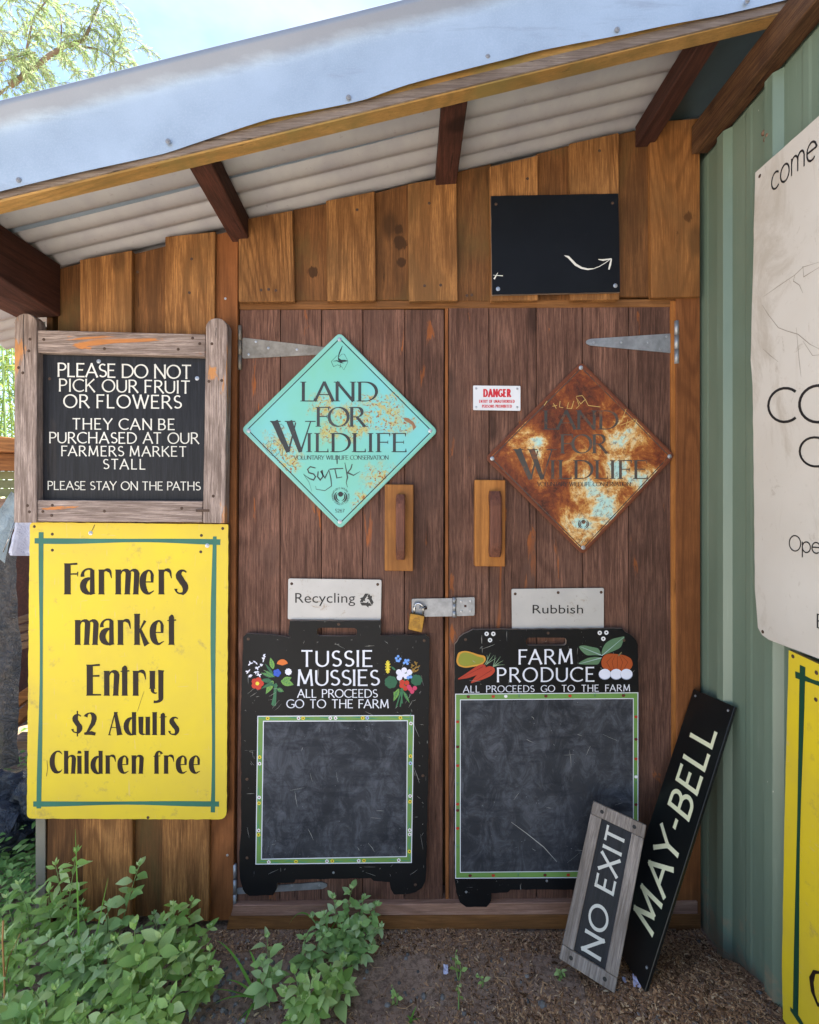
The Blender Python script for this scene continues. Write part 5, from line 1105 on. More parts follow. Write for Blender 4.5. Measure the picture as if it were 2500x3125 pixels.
for a, b in [(-W / 2 + .018, H / 2 - .018), (W / 2 - .018, H / 2 - .018), (W / 2 - .018, -H / 2 + .05), (-W / 2 + .018, -H / 2 + .05)]:
    q = bpy.data.objects.new('screw', SCR['small']); scn.collection.objects.link(q); q.parent = sM; q.location = locf(a, b, .0005)
kN = .955
m_, W, H = plane_frame(*[scl(p, kN) for p in [(.610, -.017, .436), (.748, -.093, .407), (.598, -.213, 0), (.46, -.137, .029)]])
sN = lthing('no_exit_sign', 'grey timber framed NO EXIT board leaning in front of the long black board', 'sign', m_)
mb = MB(); mb.plate([(-W / 2 + .01, H / 2 - .01), (W / 2 - .01, H / 2 - .01), (W / 2 - .01, -H / 2 + .01), (-W / 2 + .01, -H / 2 + .01)], locf, -.010, -.004); lbuild(mb, 'panel', M['ply'], sN)
fw, fh = .033, .036
for x0, x1, z0, z1, nm in [(-W / 2, W / 2, H / 2 - fh, H / 2, 'rail'), (-W / 2, W / 2, -H / 2, -H / 2 + fh, 'rail'), (-W / 2, -W / 2 + fw, -H / 2 + fh + .0006, H / 2 - fh - .0006, 'stile'), (W / 2 - fw, W / 2, -H / 2 + fh + .0006, H / 2 - fh - .0006, 'stile')]:
    mb = MB(); mb.plate([(x0, z1), (x1, z1), (x1, z0), (x0, z0)], locf, -.011, .004 if nm == 'rail' else .003); lbuild(mb, nm, M['noexit_frame'], sN, .0015)
mb = MB(); vert_text(mb, 'NO EXIT', dict(thick=.14, thin=.11, nib=0, flare=.15, gap=.22, space=.5), -W / 2 + .051, W / 2 - .048, -H / 2 + .048, H / 2 - .042, -.0034); lbuild(mb, 'lettering', M['chalk_letter'], sN)
for a, b in [(-W / 2 + .03, H / 2 - .018), (W / 2 - .03, H / 2 - .018), (W / 2 - .03, -H / 2 + .018), (-W / 2 + .03, -H / 2 + .018)]:
    mb = MB(); mb.disc((a, b), .0055, locf, .0044, 0, 12); lbuild(mb, 'bolt_hole', flat('hole_dark', '15110e'), sN)

# ------------------------------------------------------------------ signs on the green wall
hG = .022
XS = XG - hG - .005
def gp(u, v):                      # wall coordinates of a photo point: (-y, z)
    s_ = XS / (u - 1250); return (D - D * s_ / K, ZC - (v - HV) * s_)
def gw(a, b, h=0): return Vector((XG - hG - h, -a, b))
sG = thing('cream_sign', 'large cream board with rounded corners and thin black lettering on the green wall', 'sign', (XG - hG, -.3, 1.8))
tl, bl0 = gp(2304, 527), gp(2310, 1925); tr_, br_ = gp(2500, 352), gp(2500, 2008)
ext = .62; tr2 = (tl[0] + ext, tl[1] + (tr_[1] - tl[1]) / (tr_[0] - tl[0]) * ext); bl = gp(2335, 1945)
br2 = (tl[0] + ext, bl[1] + (br_[1] - bl[1]) / (br_[0] - bl[0]) * ext)
poly = [tl, tr2, br2, gp(2345, 1952), gp(2325, 1938), gp(2312, 1915), gp(2303, 1800), gp(2300, 1500), gp(2296, 1180), gp(2290, 1100), gp(2295, 900)]
mb = MB(); mb.plate(rough_poly(poly, .03, .0008, 3), gw, -.002, .004, 0, 0); mb.build('panel', M['cream'], sG)
def gtext(mb, text, style, u0, u1, v0, v1, cap0, h):      # text box from photo pixels on the wall: baseline from (u0,v0) to (u1,v1), cap in px at u0
    a0, b0 = gp(u0, v0); a1, b1 = gp(u1, v1); cap = cap0 * XS / (u0 - 1250)
    st, Wt = txt_strokes(text, style); th = style['thick']; k = (a1 - a0) / (Wt + th)
    for i, (pts, ws) in enumerate(st):
        mb.ribbon(pts, ws, lambda x_, y_, hh: gw(a0 + (x_ + th / 2) * k, b0 + (b1 - b0) * ((x_ + th / 2) * k) / (a1 - a0) + y_ * cap, hh), h + (i % 9) * 3e-5)
mb = MB(); gtext(mb, 'come', dict(GEO, thick=.08, thin=.075), 2353, 2493, 586, 477, 50 / .62, .0046); mb.build('lettering', M['black_letter'], sG)
mb = MB(); gtext(mb, 'CO', dict(GEO, gap=.16), 2341, 2560, 1291, 1294, 106, .0046); mb.build('lettering', M['black_letter'], sG)
mb = MB(); gtext(mb, 'CO', dict(GEO, gap=.16), 2437, 2640, 1423, 1440, 92, .0046); mb.build('lettering', M['black_letter'], sG)
mb = MB(); gtext(mb, 'Open', dict(GEO, thick=.08, thin=.075, gap=.13), 2407, 2530, 1682, 1692, 50, .0046); mb.build('lettering', M['black_letter'], sG)
mb = MB(); gtext(mb, 'E', GEO, 2492, 2530, 1916, 1928, 44, .0046); mb.build('lettering', M['black_letter'], sG)
for u, v in [(2318, 537), (2327, 1928)]:
    screw(sG, gw(*gp(u, v), .0042), 'rust', (0, 0, R(-90)))
mb = MB(); rnd = random.Random(9)
for pts in ([(2330, 905), (2380, 870), (2425, 840), (2450, 815), (2500, 800)], [(2425, 840), (2420, 858), (2440, 870), (2450, 895)], [(2325, 930), (2345, 960), (2375, 1000), (2400, 1010), (2435, 1020), (2470, 1050), (2500, 1065)], [(2450, 1040), (2480, 1085), (2500, 1083)], [(2328, 1065), (2350, 1085), (2375, 1105)], [(2430, 1000), (2438, 1100), (2445, 1150)], [(2450, 812), (2452, 845), (2500, 815)]):
    mb.ribbon([gp(u + rnd.uniform(-1, 1), v) for u, v in pts], [.0006] + [.0013] * (len(pts) - 2) + [.0005], gw, .0045)
mb.build('crack', flat('crack_grey', '857c70'), sG)
sY = thing('yellow_wall_sign', 'yellow board with dark green painted border fixed to the green steel wall', 'sign', (XG - hG, -.45, .9))
t0, t1 = gp(2411, 1984), gp(2500, 2026); b0 = gp(2393, 3110); e = .55
poly = [t0, (t0[0] + e, t0[1] + (t1[1] - t0[1]) / (t1[0] - t0[0]) * e), (b0[0] + e, b0[1] - .02), b0, gp(2390, 2950), gp(2398, 2500)]
mb = MB(); mb.plate(rough_poly(poly, .03, .0006, 5), gw, -.002, .008, 0, 1); mb.build('panel', [M['yellow'], M['yellow_edge']], sY)
mb = MB()
def gb(p0, p1, w, seed, h): 
    brush(mb, gp(*p0), gp(*p1), w, gw, h, .001, seed)
gb((2453, 2032), (2431, 3105), .013, 3, .0086); gb((2432, 2060), (2560, 2105), .013, 4, .0088); gb((2417, 3077), (2470, 3150), .014, 6, .0089); mb.build('painted_border', flat('dark_green_brush', '14402e'), sY)
mb = MB(); pts = [gp(u, v) for u, v in [(2508, 2968), (2490, 2966), (2481, 2990), (2486, 3030), (2500, 3065), (2520, 3075)]]; mb.ribbon(pts, [.004, .007, .012, .012, .008, .004], gw, .0088); mb.build('lettering', M['brown_letter'], sY)
for u, v in [(2424, 2003), (2496, 2053), (2494, 2135)]: screw(sY, gw(*gp(u, v), .0082), 'rust', (0, 0, R(-90)))

# ------------------------------------------------------------------ things seen past the left edge of the shed
def cloth(name, parent, corners, nu, nv, mat, amp, seed, y, fold=1.0):
    """hanging sheet; corners in photo pixels TL,TR,BR,BL"""
    mb = MB(); vs = []
    for j in range(nv + 1):
        for i in range(nu + 1):
            s_, t = i / nu, j / nv
            u = lerp(lerp(corners[0][0], corners[1][0], s_), lerp(corners[3][0], corners[2][0], s_), t); v = lerp(lerp(corners[0][1], corners[1][1], s_), lerp(corners[3][1], corners[2][1], s_), t)
            p = P(u, v, y); q = Vector((p.x * 7, seed, p.z * 3)); p.y += amp * (mnoise.noise(q) + .5 * mnoise.noise(q * 2.7) + .25 * mnoise.noise(q * 6)) + .02 * fold * math.sin(s_ * 9 + seed)
            p.x += .006 * mnoise.noise(Vector((p.z * 9, seed, 2))); vs.append(p)
    mb.add(vs, [(j * (nu + 1) + i, j * (nu + 1) + i + 1, (j + 1) * (nu + 1) + i + 1, (j + 1) * (nu + 1) + i) for j in range(nv) for i in range(nu)], 0, True)
    return mb.build(name, mat, parent)
tp = thing('black_tarpaulin', 'crumpled black plastic tarpaulin hanging behind the yellow sign at far left', 'tarpaulin', P(20, 2400, .30))
cloth('hanging_sheet', tp, [(-260, 1620), (55, 1640), (62, 2330), (-300, 2400)], 40, 80, M['tarp'], .022, 3, .30, .4)
mb = MB(); rnd = random.Random(4)
for (cx_, cy_, cz_, r_, se) in [(-1.30, .17, .19, .13, 1), (-1.42, .10, .10, .15, 2), (-1.55, .2, .12, .18, 3)]:
    bm = bmesh.new(); bmesh.ops.create_icosphere(bm, subdivisions=4, radius=r_)
    for v_ in bm.verts:
        n_ = v_.co.normalized(); k = 1 + .45 * mnoise.ridged_multi_fractal(n_ * 1.7 + Vector((se * 9, 0, 0)), 1, 2, 3, 1, 2) * .4 - .2; v_.co = Vector((v_.co.x * 1.05, v_.co.y, v_.co.z * .75)) * k + Vector((cx_ - .22, cy_ + .25, cz_))
    base = len(mb.v); mb.add([v_.co for v_ in bm.verts], [[v_.index for v_ in f_.verts] for f_ in bm.faces], 0, False); bm.free()
mb.build('crumpled_heap', M['tarp'], tp)
wt = thing('white_tarpaulin', 'ragged white tarpaulin scrap hanging under the weathered notice board at far left', 'tarpaulin', P(60, 1600, .22))
cloth('ragged_sheet', wt, [(38, 1560), (112, 1560), (96, 1705), (8, 1690)], 14, 20, M['white_tarp'], .03, 8, .22)
gt = thing('grey_tarpaulin', 'pale grey tarpaulin edge slanting down to the left under the notice board', 'tarpaulin', P(20, 1560, .26))
cloth('slanting_sheet', gt, [(38, 1500), (60, 1530), (8, 1720), (-60, 1640)], 8, 24, M['grey_tarp'], .02, 5, .26, .2)
mb = MB(); mb.tube([P(50, 1580, .2), P(34, 1620, .19), P(26, 1645, .19), P(10, 1685, .2)], .0016, 6); tag(mb.build('tie_wire', M['shackle']), 'thin bent wire tie across the white tarpaulin scrap', 'wire')
bb = thing('blue_barrel', 'blue plastic barrel top just visible at the left frame edge', 'barrel', P(-30, 1900, .9))
mb = MB(); c = P(-140, 1716, .9); n = 24; vs = []
for rr, z in [(.20, c.z + .245), (.215, c.z + .25), (.22, c.z + .235), (.215, c.z + .2), (.23, c.z + .1), (.225, c.z - .1), (.22, c.z - .8)]:
    vs += [(c.x + rr * math.cos(2 * math.pi * i / n), c.y + rr * math.sin(2 * math.pi * i / n), z) for i in range(n)]
mb.add(vs, [(j * n + i, j * n + (i + 1) % n, (j + 1) * n + (i + 1) % n, (j + 1) * n + i) for j in range(6) for i in range(n)] + [tuple(range(n))], 0, True); mb.build('drum', M['blue'], bb)
mb = MB(); vs = [(c.x + rr * math.cos(2 * math.pi * i / n), c.y + rr * math.sin(2 * math.pi * i / n), z) for rr, z in [(.19, c.z + .252), (.205, c.z + .262), (.222, c.z + .25)] for i in range(n)]
mb.add(vs, [(j * n + i, j * n + (i + 1) % n, (j + 1) * n + (i + 1) % n, (j + 1) * n + i) for j in range(2) for i in range(n)], 0, True); mb.build('rim', M['blue'], bb)
# low lean-to behind with beam and mossy boards
lt = thing('lean_to', 'low timber lean-to with mossy boards behind the notice board at far left', 'shelter', P(0, 1500, 1.4))
def bgbox(name, parent, u0, u1, v0, v1, v0b, v1b, y, th, mat):
    return quadboard(u0, u1, u0, u1, v0, v0b, v1, v1b, y, th).build(name, mat, parent, .003)
bgbox('roof_board', lt, -320, 130, 1300, 1368, 1345, 1382, 1.3, .5, M['timber_orange'])
bgbox('beam', lt, -320, 130, 1371, 1432, 1388, 1438, 1.4, .06, M['timber_orange'])
for k in range(3): bgbox('mossy_board', lt, -320, 130, 1433 + k * 28, 1459 + k * 28, 1440 + k * 26, 1464 + k * 26, 1.5, .02, M['moss_iron'])
bgbox('edge_board', lt, -320, 130, 1519, 1548, 1522, 1548, 1.45, .03, M['timber'])
bgbox('back_wall', lt, -420, 300, 1549, 2290, 1549, 2290, 1.75, .03, M['rafter'])
for u in (-300, 105): bgbox('post', lt, u, u + 22, 1440, 2300, 1440, 2300, 1.5, .06, M['rafter'])
ts = thing('timber_stack', 'stack of weathered grey timber lengths behind the black tarpaulin', 'timber stack', P(80, 2000, .9))
for k, v in enumerate([1875, 1902, 1930, 1956]):
    quadboard(55, 125, 55, 125, v + 8, v - 12, v + 30, v + 10, .7 + .02 * k, .4).build('timber_length', M['timber'], ts, .003)
for j, (v0, v1) in enumerate([(2130, 2100), (2188, 2140)]):
    quadboard(20, 130, 20, 130, v0 + 10, v1 - 35, v0 + 50, v1 + 5, .75, .1).build('timber_length', M['timber_orange'], ts, .003)
quadboard(20, 130, 20, 130, 2262, 2262, 2290, 2288, .8, .1).build('timber_length', M['timber'], ts, .003)

# ------------------------------------------------------------------ foliage
def leaf_geo(L, W_, fold=.25, curl=.3, n=5, prof=None):
    prof = prof or [0.12, .62, 1.0, .92, .55, 0]
    vs = []; fs = []
    for i in range(n + 1):
        t = i / n; w = W_ / 2 * prof[i]; z = -curl * L * (t - .15) ** 2; y = L * t * (1 - .1 * curl * t)
        if i == n: vs += [(0, y, z)]
        else: vs += [(-w, y, z + w * fold), (0, y, z), (w, y, z + w * fold)]
    for i in range(n - 1): a = i * 3; fs += [(a, a + 1, a + 4, a + 3), (a + 1, a + 2, a + 5, a + 4)]
    a = (n - 1) * 3; e = n * 3; fs += [(a, a + 1, e), (a + 1, a + 2, e)]
    return vs, fs
def leaf_mesh(name, mat, **kw):
    mb = MB(); v, f_ = leaf_geo(1, kw.pop('w', .52), **kw); mb.add(v, f_, 0, True); return mb.mesh(name, mat)
LEAF = {k: [leaf_mesh('weed_leaf', M[mt], w=w_, fold=fo, curl=cu) for w_, fo, cu in ((.5, .3, .25), (.56, .22, .4), (.44, .35, .15), (.52, .15, .55))] for k, mt in (('g', 'leaf'), ('b', 'leaf_blue'))}
LEAF['n'] = [leaf_mesh('narrow_leaf', M['leaf'], w=.34, fold=.3, curl=c_) for c_ in (.2, .45, .6)]
def orient(p, d, up, L, roll=0):
    y_ = d.normalized(); x_ = y_.cross(up).normalized() if abs(y_.dot(up)) < .98 else Vector((1, 0, 0)); z_ = x_.cross(y_)
    m = Matrix((x_, y_, z_)).transposed(); m = m @ Matrix.Rotation(roll, 3, 'Y'); m = m @ Matrix.Diagonal((L, L, L)); m = m.to_4x4(); m.translation = p; return m
PLANTS = 0
def weed(label, base_u, base_v, tips, size, kind='g', name='weed_plant', group=None, y=None, rnd_seed=0, dens=1.0):
    """base on the ground under photo point (base_u, base_v); tips = [(u,v,dy)] of each shoot"""
    rnd = random.Random(rnd_seed + 11)
    s_ = (ZC) / ((base_v - HV) * K) if y is None else (y + D) / D
    yb = s_ * D - D if y is None else y
    b = Vector(((base_u - 1250) * K * s_, yb, 0)); b.z = gh(b.x, b.y) - .005
    o = thing(name, label, 'weed', b, group)
    mb = MB()
    for ti, (tu, tv, dy) in enumerate(tips):
        tip = P(tu, tv, yb + dy); mid = b.lerp(tip, .5) + Vector((rnd.uniform(-.02, .02), rnd.uniform(-.02, .02), .02)); n = 10
        pts = [(b * (1 - t) ** 2 + mid * 2 * t * (1 - t) + tip * t * t) for t in [i / n for i in range(n + 1)]]
        mb.tube(pts, [.0026 * (1 - .7 * i / n) for i in range(n + 1)], 5)
        Lh = (tip - b).length; nn = max(2 if size < .02 else 4, int(Lh / (size * .66) * dens)); az = rnd.uniform(0, 6)
        for k in range(nn):
            t = .18 + .82 * (k + .5) / nn; q = t * n; i = min(int(q), n - 1); p = pts[i].lerp(pts[i + 1], q - i)
            ax = (pts[min(i + 1, n)] - pts[i]).normalized()
            for h_ in range(2 if rnd.random() < .75 else 1):
                az += 2.4 if h_ == 0 else math.pi * .9; a_ = az + rnd.uniform(-.3, .3)
                side = Vector((math.cos(a_), math.sin(a_) - .35, 0)); d = (side * rnd.uniform(.7, 1) + ax * rnd.uniform(.25, .7) + Vector((0, 0, rnd.uniform(-.25, .15)))).normalized()
                L = size * (1.75 - .85 * t) * rnd.uniform(.75, 1.25)
                pet = p + d * L * .12
                lo = bpy.data.objects.new('leaf', rnd.choice(LEAF[kind])); scn.collection.objects.link(lo); lo.parent = o
                lo.matrix_parent_inverse = Matrix.Translation(-b); lo.matrix_basis = orient(pet, d, Vector((rnd.uniform(-.3, .3), rnd.uniform(-.7, -.1), 1)).normalized(), L, rnd.uniform(-.4, .4))
        for k in range(4 if size > .02 else 1):
            a_ = k * 1.6 + rnd.uniform(0, .5); d = Vector((math.cos(a_) * .5, math.sin(a_) * .5 - .15, .85)); L = size * .5 * rnd.uniform(.7, 1.1)
            lo = bpy.data.objects.new('leaf', rnd.choice(LEAF[kind])); scn.collection.objects.link(lo); lo.parent = o
            lo.matrix_parent_inverse = Matrix.Translation(-b); lo.matrix_basis = orient(pts[-1], d, Vector((0, -.8, .6)), L, rnd.uniform(-.3, .3))
    so = mb.build('stem', M['stem'], o); return o
W_BED = 'leafy weeds growing along the foot of the shed wall'
weed('leafy weed with a tall bare shoot rising between the two front wall boards', 330, 2960, [(425, 2640, .03), (330, 2760, 0), (250, 2790, 0)], .040, 'b', group=W_BED, rnd_seed=1)
weed('bushy weed with large pale leaves against the right end of the wall boards', 560, 3000, [(585, 2750, .04), (640, 2830, .02), (530, 2760, .0), (500, 2800, 0)], .034, group=W_BED, rnd_seed=2, dens=1.1)
weed('broad weed with the largest leaves in the middle of the bed', 450, 3090, [(410, 2830, 0), (490, 2860, 0), (560, 2900, -.02), (430, 2930, -.05), (350, 2870, 0)], .050, group=W_BED, rnd_seed=3, dens=.9)
weed('weed spilling over the soil at the right edge of the bed', 590, 3090, [(640, 2900, 0), (655, 2960, -.02), (600, 2980, -.03), (570, 2900, 0)], .030, group=W_BED, rnd_seed=4)
weed('dense low weed cut by the lower frame edge beside the broad leaved one', 420, 3170, [(330, 3000, 0), (400, 2990, -.02), (470, 3010, -.02), (500, 3080, -.03), (290, 3060, 0)], .038, group=W_BED, rnd_seed=5)
weed('weed with pointed leaves at the bottom of the bed near its right corner', 500, 3240, [(470, 3060, 0), (520, 3050, -.02), (440, 3110, -.03), (390, 3080, 0)], .036, group=W_BED, rnd_seed=6)
weed('dense green weed in front of the grey corner strip', 210, 3060, [(150, 2860, 0), (210, 2850, 0), (260, 2900, -.02), (120, 2930, 0), (190, 2960, -.04)], .036, 'b', group=W_BED, rnd_seed=7)
weed('low weed filling the lower left of the bed', 180, 3200, [(90, 3010, 0), (170, 3020, -.02), (240, 3040, -.03), (50, 3080, 0), (130, 3090, -.05)], .040, group=W_BED, rnd_seed=8)
weed('weed at the very bottom left corner', 60, 3260, [(20, 3060, 0), (80, 3080, -.02), (-30, 3000, 0), (110, 3140, -.03)], .042, 'b', group=W_BED, rnd_seed=9)
weed('tall weed with narrow hanging leaves in front of the left wall board', 190, 2960, [(235, 2600, .05), (170, 2640, .05), (215, 2720, .03), (150, 2720, .02), (250, 2760, .03)], .042, 'n', group=W_BED, rnd_seed=10)
weed('shaded weed with narrow leaves left of the corner strip', 90, 2980, [(60, 2700, .05), (20, 2740, .05), (110, 2760, .05), (-20, 2760, .0), (70, 2820, 0)], .042, 'n', group=W_BED, rnd_seed=12, dens=1.2)
weed('weed with fine foliage beside the left frame edge', 10, 3080, [(0, 2830, 0), (50, 2880, 0), (-40, 2870, 0), (90, 2920, -.02), (20, 2960, -.03)], .036, 'n', group=W_BED, rnd_seed=13, dens=1.2)
weed('weed between the broad leaved plant and the corner strip', 310, 3060, [(280, 2870, 0), (330, 2900, -.02), (240, 2880, 0), (360, 2960, -.03), (300, 2960, -.04)], .034, 'b', group=W_BED, rnd_seed=14)
weed('weed hanging over the lower edge between its neighbours', 300, 3260, [(260, 3090, 0), (330, 3080, -.02), (220, 3120, -.03), (370, 3130, -.03)], .038, group=W_BED, rnd_seed=15)
weed('small weed under the right wall board', 480, 2910, [(470, 2790, 0), (520, 2830, 0), (430, 2840, 0)], .028, 'b', group=W_BED, rnd_seed=16)
W_MID = 'leafy weeds growing on the bare soil before the left door'
weed('rounded leafy weed growing against the door sill below the left chalkboard', 1060, 2940, [(1075, 2710, .08), (1020, 2740, .06), (1110, 2740, .08), (1150, 2760, .07), (990, 2790, .03), (1165, 2830, .03), (1100, 2820, 0), (1040, 2830, 0), (950, 2800, .03), (1130, 2900, -.02), (1070, 2900, -.02)], .030, 'b', group=W_MID, rnd_seed=20, dens=1.15)
weed('small upright weed left of the rounded one', 960, 2960, [(930, 2860, 0), (990, 2850, 0), (950, 2900, 0), (905, 2930, 0)], .027, 'b', group=W_MID, rnd_seed=21)
weed('pale weed with a single tall shoot near the grass tuft', 820, 3060, [(815, 2860, .03), (800, 2930, 0), (840, 2960, 0)], .034, 'b', group=W_MID, rnd_seed=22)
weed('low weed spreading at the lower frame edge in the middle of the soil', 930, 3130, [(900, 2970, .02), (960, 2980, 0), (1000, 3010, 0), (870, 3030, 0), (930, 3050, -.02), (990, 3080, -.02), (880, 3110, -.03)], .032, group=W_MID, rnd_seed=23)
weed('weed shoot leaning right beside the low spreading one', 1010, 3070, [(1050, 2930, .02), (1040, 2990, 0), (1010, 2960, .02), (1060, 3030, 0)], .036, group=W_MID, rnd_seed=24)
W_SEED = 'tiny green seedlings on the bare soil'
for i, (u, v, tips, lb) in enumerate([(1400, 2985, [(1392, 2905, 0), (1398, 2940, 0)], 'tiny seedling beside the pale plastic scrap'), (1470, 3005, [(1455, 2975, 0), (1490, 3030, 0)], 'tiny two-leaved seedling right of the plastic scrap'), (1400, 3080, [(1396, 3010, 0)], 'tiny seedling nearest the frame edge below the plastic scrap'),
                                      (1210, 3060, [(1195, 3010, 0), (1213, 3035, 0)], 'tiny seedling between the low weed and the plastic scrap'), (1720, 3000, [(1722, 2975, 0), (1712, 2990, 0)], 'tiny seedling at the foot of the framed board')]):
    weed(lb, u, v, tips, .013, dens=.3, name='seedling', group=W_SEED, rnd_seed=40 + i)
# background weed mass behind on the left: uncountable
mb = MB(); rnd = random.Random(77)
for k in range(5200):
    x = rnd.uniform(-2.6, -1.22); y = rnd.uniform(-.05, 1.6)
    if k < 2600: y = rnd.uniform(-.1, .35)
    dd = min(1, (-1.12 - x) / .25); hgt = (.20 + .14 * mnoise.noise(Vector((x * 3, y * 3, 0)))) * (1 if y < .4 else .25)
    if y > .45 and mnoise.noise(Vector((x * 4, y * 4, 9))) < .05: continue
    z = gh(x, y) + rnd.random() ** .8 * max(.02, hgt); L = rnd.uniform(.018, .042)
    a = rnd.uniform(0, 6.28); d = Vector((math.cos(a), math.sin(a), rnd.uniform(-.3, .7))); v_, f_ = leaf_geo(L, L * rnd.uniform(.3, .5), .25, .3, 5)
    m4 = orient(Vector((x, y, z)), d, Vector((rnd.uniform(-.5, .5), rnd.uniform(-.8, .2), 1)).normalized(), 1, rnd.uniform(-.5, .5)); mb.add([m4 @ Vector(q) for q in v_], f_, 0, True)
tag(mb.build('undergrowth', M['leaf_bg']), 'tangled green undergrowth left of the shed and behind the weed bed', 'undergrowth', kind='stuff')
# grass
def blade(mb, b, tip, w, sag=.03, n=8):
    b, tip = Vector(b), Vector(tip); mid = b.lerp(tip, .55) + Vector((0, 0, sag)); vs = []; side = (tip - b).cross(Vector((0, 1, .3))).normalized()
    for i in range(n + 1):
        t = i / n; p = b * (1 - t) ** 2 + mid * 2 * t * (1 - t) + tip * t * t; ww = w * (1 - t ** 2.2) * .5 + .0002
        vs += [p - side * ww + Vector((0, 0, ww * .4)), p, p + side * ww + Vector((0, 0, ww * .4))]
    mb.add(vs, [f_ for i in range(n) for f_ in ((i * 3, i * 3 + 1, i * 3 + 4, i * 3 + 3), (i * 3 + 1, i * 3 + 2, i * 3 + 5, i * 3 + 4))], 0, True)
def gpt(u, v):
    s_ = ZC / ((v - HV) * K); x, y = (u - 1250) * K * s_, s_ * D - D; return Vector((x, y, gh(x, y)))
def tuft(label, bu, bv, blades, name='grass_tuft', group='grass tufts on the soil'):
    b = gpt(bu, bv); o = thing(name, label, 'grass', b, group)
    for u, v, dy, w, sg in blades:
        mb = MB(); blade(mb, b + Vector((random.uniform(-.008, .008), random.uniform(-.008, .008), -.003)), P(u, v, b.y + dy), w, sg); mb.build('blade', M['grass'], o)
tuft('grass tuft with long broad blades at the left edge of the bare soil', 790, 3050, [(660, 2870, .03, .012, .06), (760, 2900, .0, .010, .05), (650, 3065, -.03, .010, .03), (700, 3160, -.08, .012, .03), (745, 3130, -.08, .011, .03), (690, 2990, 0, .012, .03), (790, 2960, .02, .008, .03), (640, 3020, 0, .008, .02), (850, 3100, -.03, .006, .02)])
tuft('arching grass blade in front of the door sill', 1000, 2870, [(880, 2825, .03, .010, .14), (1040, 2800, .03, .006, .03), (985, 2780, .03, .006, .02)])
tuft('thin grass tuft at the bottom edge under the seedlings', 1250, 3120, [(1272, 3070, 0, .005, .01), (1240, 3100, 0, .006, .01), (1285, 3110, 0, .005, .01), (1262, 3130, 0, .006, .01)])
tuft('tall thin grass blades rising through the weed bed', 250, 3050, [(230, 2530, .02, .006, .02), (330, 2680, .02, .005, .02), (300, 2900, 0, .007, .03), (150, 3110, -.05, .008, .05), (200, 2780, .02, .006, .02)])
# dry stem at the left frame edge
mb = MB(); mb.tube([gpt(12, 3200), P(14, 3000, -.34), P(8, 2870, -.34), P(10, 2810, -.34)], .0022, 6); mb.tube([P(14, 2990, -.34), P(28, 2920, -.34), P(62, 2850, -.34)], .0015, 5)
tag(mb.build('dry_stalk', M['dry_stem']), 'dry orange forked stalk standing at the left frame edge', 'stalk')
fl = thing('flowering_weed', 'spindly weed with pale yellow flower head on the gravel left of the yellow sign', 'weed', P(45, 2600, .5))
mb = MB(); mb.tube([P(70, 2680, .45), P(52, 2580, .45), P(30, 2440, .45)], .003, 5); mb.build('stem', M['stem'], fl)
mb = MB(); rnd = random.Random(8)
for k in range(26):
    c = P(28 + rnd.uniform(-10, 12), 2432 + rnd.uniform(-10, 26), .45 + rnd.uniform(-.01, .01)); v_, f_ = leaf_geo(.014, .009, .2, .2); m4 = orient(c, Vector((rnd.uniform(-1, 1), -1, rnd.uniform(-1, 1))), Vector((0, -1, 1)), 1); mb.add([m4 @ Vector(q) for q in v_], f_)
mb.build('flower_head', M['yellow_flower'], fl)

# willow above the roof and bright bamboo-like foliage at the left
def leafy(mb, p, d, L, W_, rnd): 
    v_, f_ = leaf_geo(L, W_, .2, .25, 2, [.5, 1, 0]); m4 = orient(p, d, Vector((rnd.uniform(-1, 1), rnd.uniform(-1, 1), .6)).normalized(), 1, rnd.uniform(-1, 1)); mb.add([m4 @ Vector(q) for q in v_], f_)
wy = 3.2
wl_ = thing('willow_tree', 'pale green willow with drooping twigs rising behind the roof at top left', 'tree', P(-500, 2600, wy))
def PW(u, v, dy=0): return P(u, v, wy + dy)
limbs = [[(30, 262), (90, 220), (150, 170), (200, 140), (250, 125), (272, 90), (285, 55), (300, 20), (330, -60)], [(-60, 330), (30, 262)], [(95, 110), (85, 140), (75, 170), (60, 250)], [(60, 250), (100, 60), (112, 40), (125, 0), (130, -60)], [(112, 40), (160, -20)], [(-40, 200), (40, 175), (110, 160)], [(186, 45), (188, 95), (185, 140)], [(235, 138), (300, 150), (340, 175), (380, 205)], [(290, 60), (330, 100), (380, 150)], [(-80, 60), (0, 90), (40, 175)], [(-200, 900), (-160, 500), (-60, 330)], [(-160, 500), (-180, 200), (-100, -50)]]
mb = MB()
for i, l in enumerate(limbs):
    big = i in (0, 1, 10, 11); mb.tube([PW(u, v, .15 * math.sin(i)) for u, v in l], [(.028 if big else .010) * (1 - .7 * k / (len(l) - 1)) * (2.2 if i >= 10 else 1) for k in range(len(l))], 6)
tr0 = P(-500, 3000, wy); tr0.z = -.05; mb.tube([tr0, PW(-420, 1800), PW(-260, 1200), PW(-200, 900)], [.16, .13, .10, .065], 8)
mb.build('trunk', M['bark'], wl_)
mb = MB(); tw = MB(); rnd = random.Random(21)
segs = [(Vector(PW(*l[k], .15 * math.sin(i))), Vector(PW(*l[k + 1], .15 * math.sin(i)))) for i, l in enumerate(limbs[:10]) for k in range(len(l) - 1)]
twigs = []
for k in range(150):
    a, b = rnd.choice(segs); p = a.lerp(b, rnd.random()); twigs.append(p)
for k in range(170):      # fuller towards the left
    u = rnd.uniform(-160, 120) if k < 120 else rnd.uniform(60, 260); v = rnd.uniform(-60, 300); twigs.append(PW(u, v, rnd.uniform(-.5, .5)))
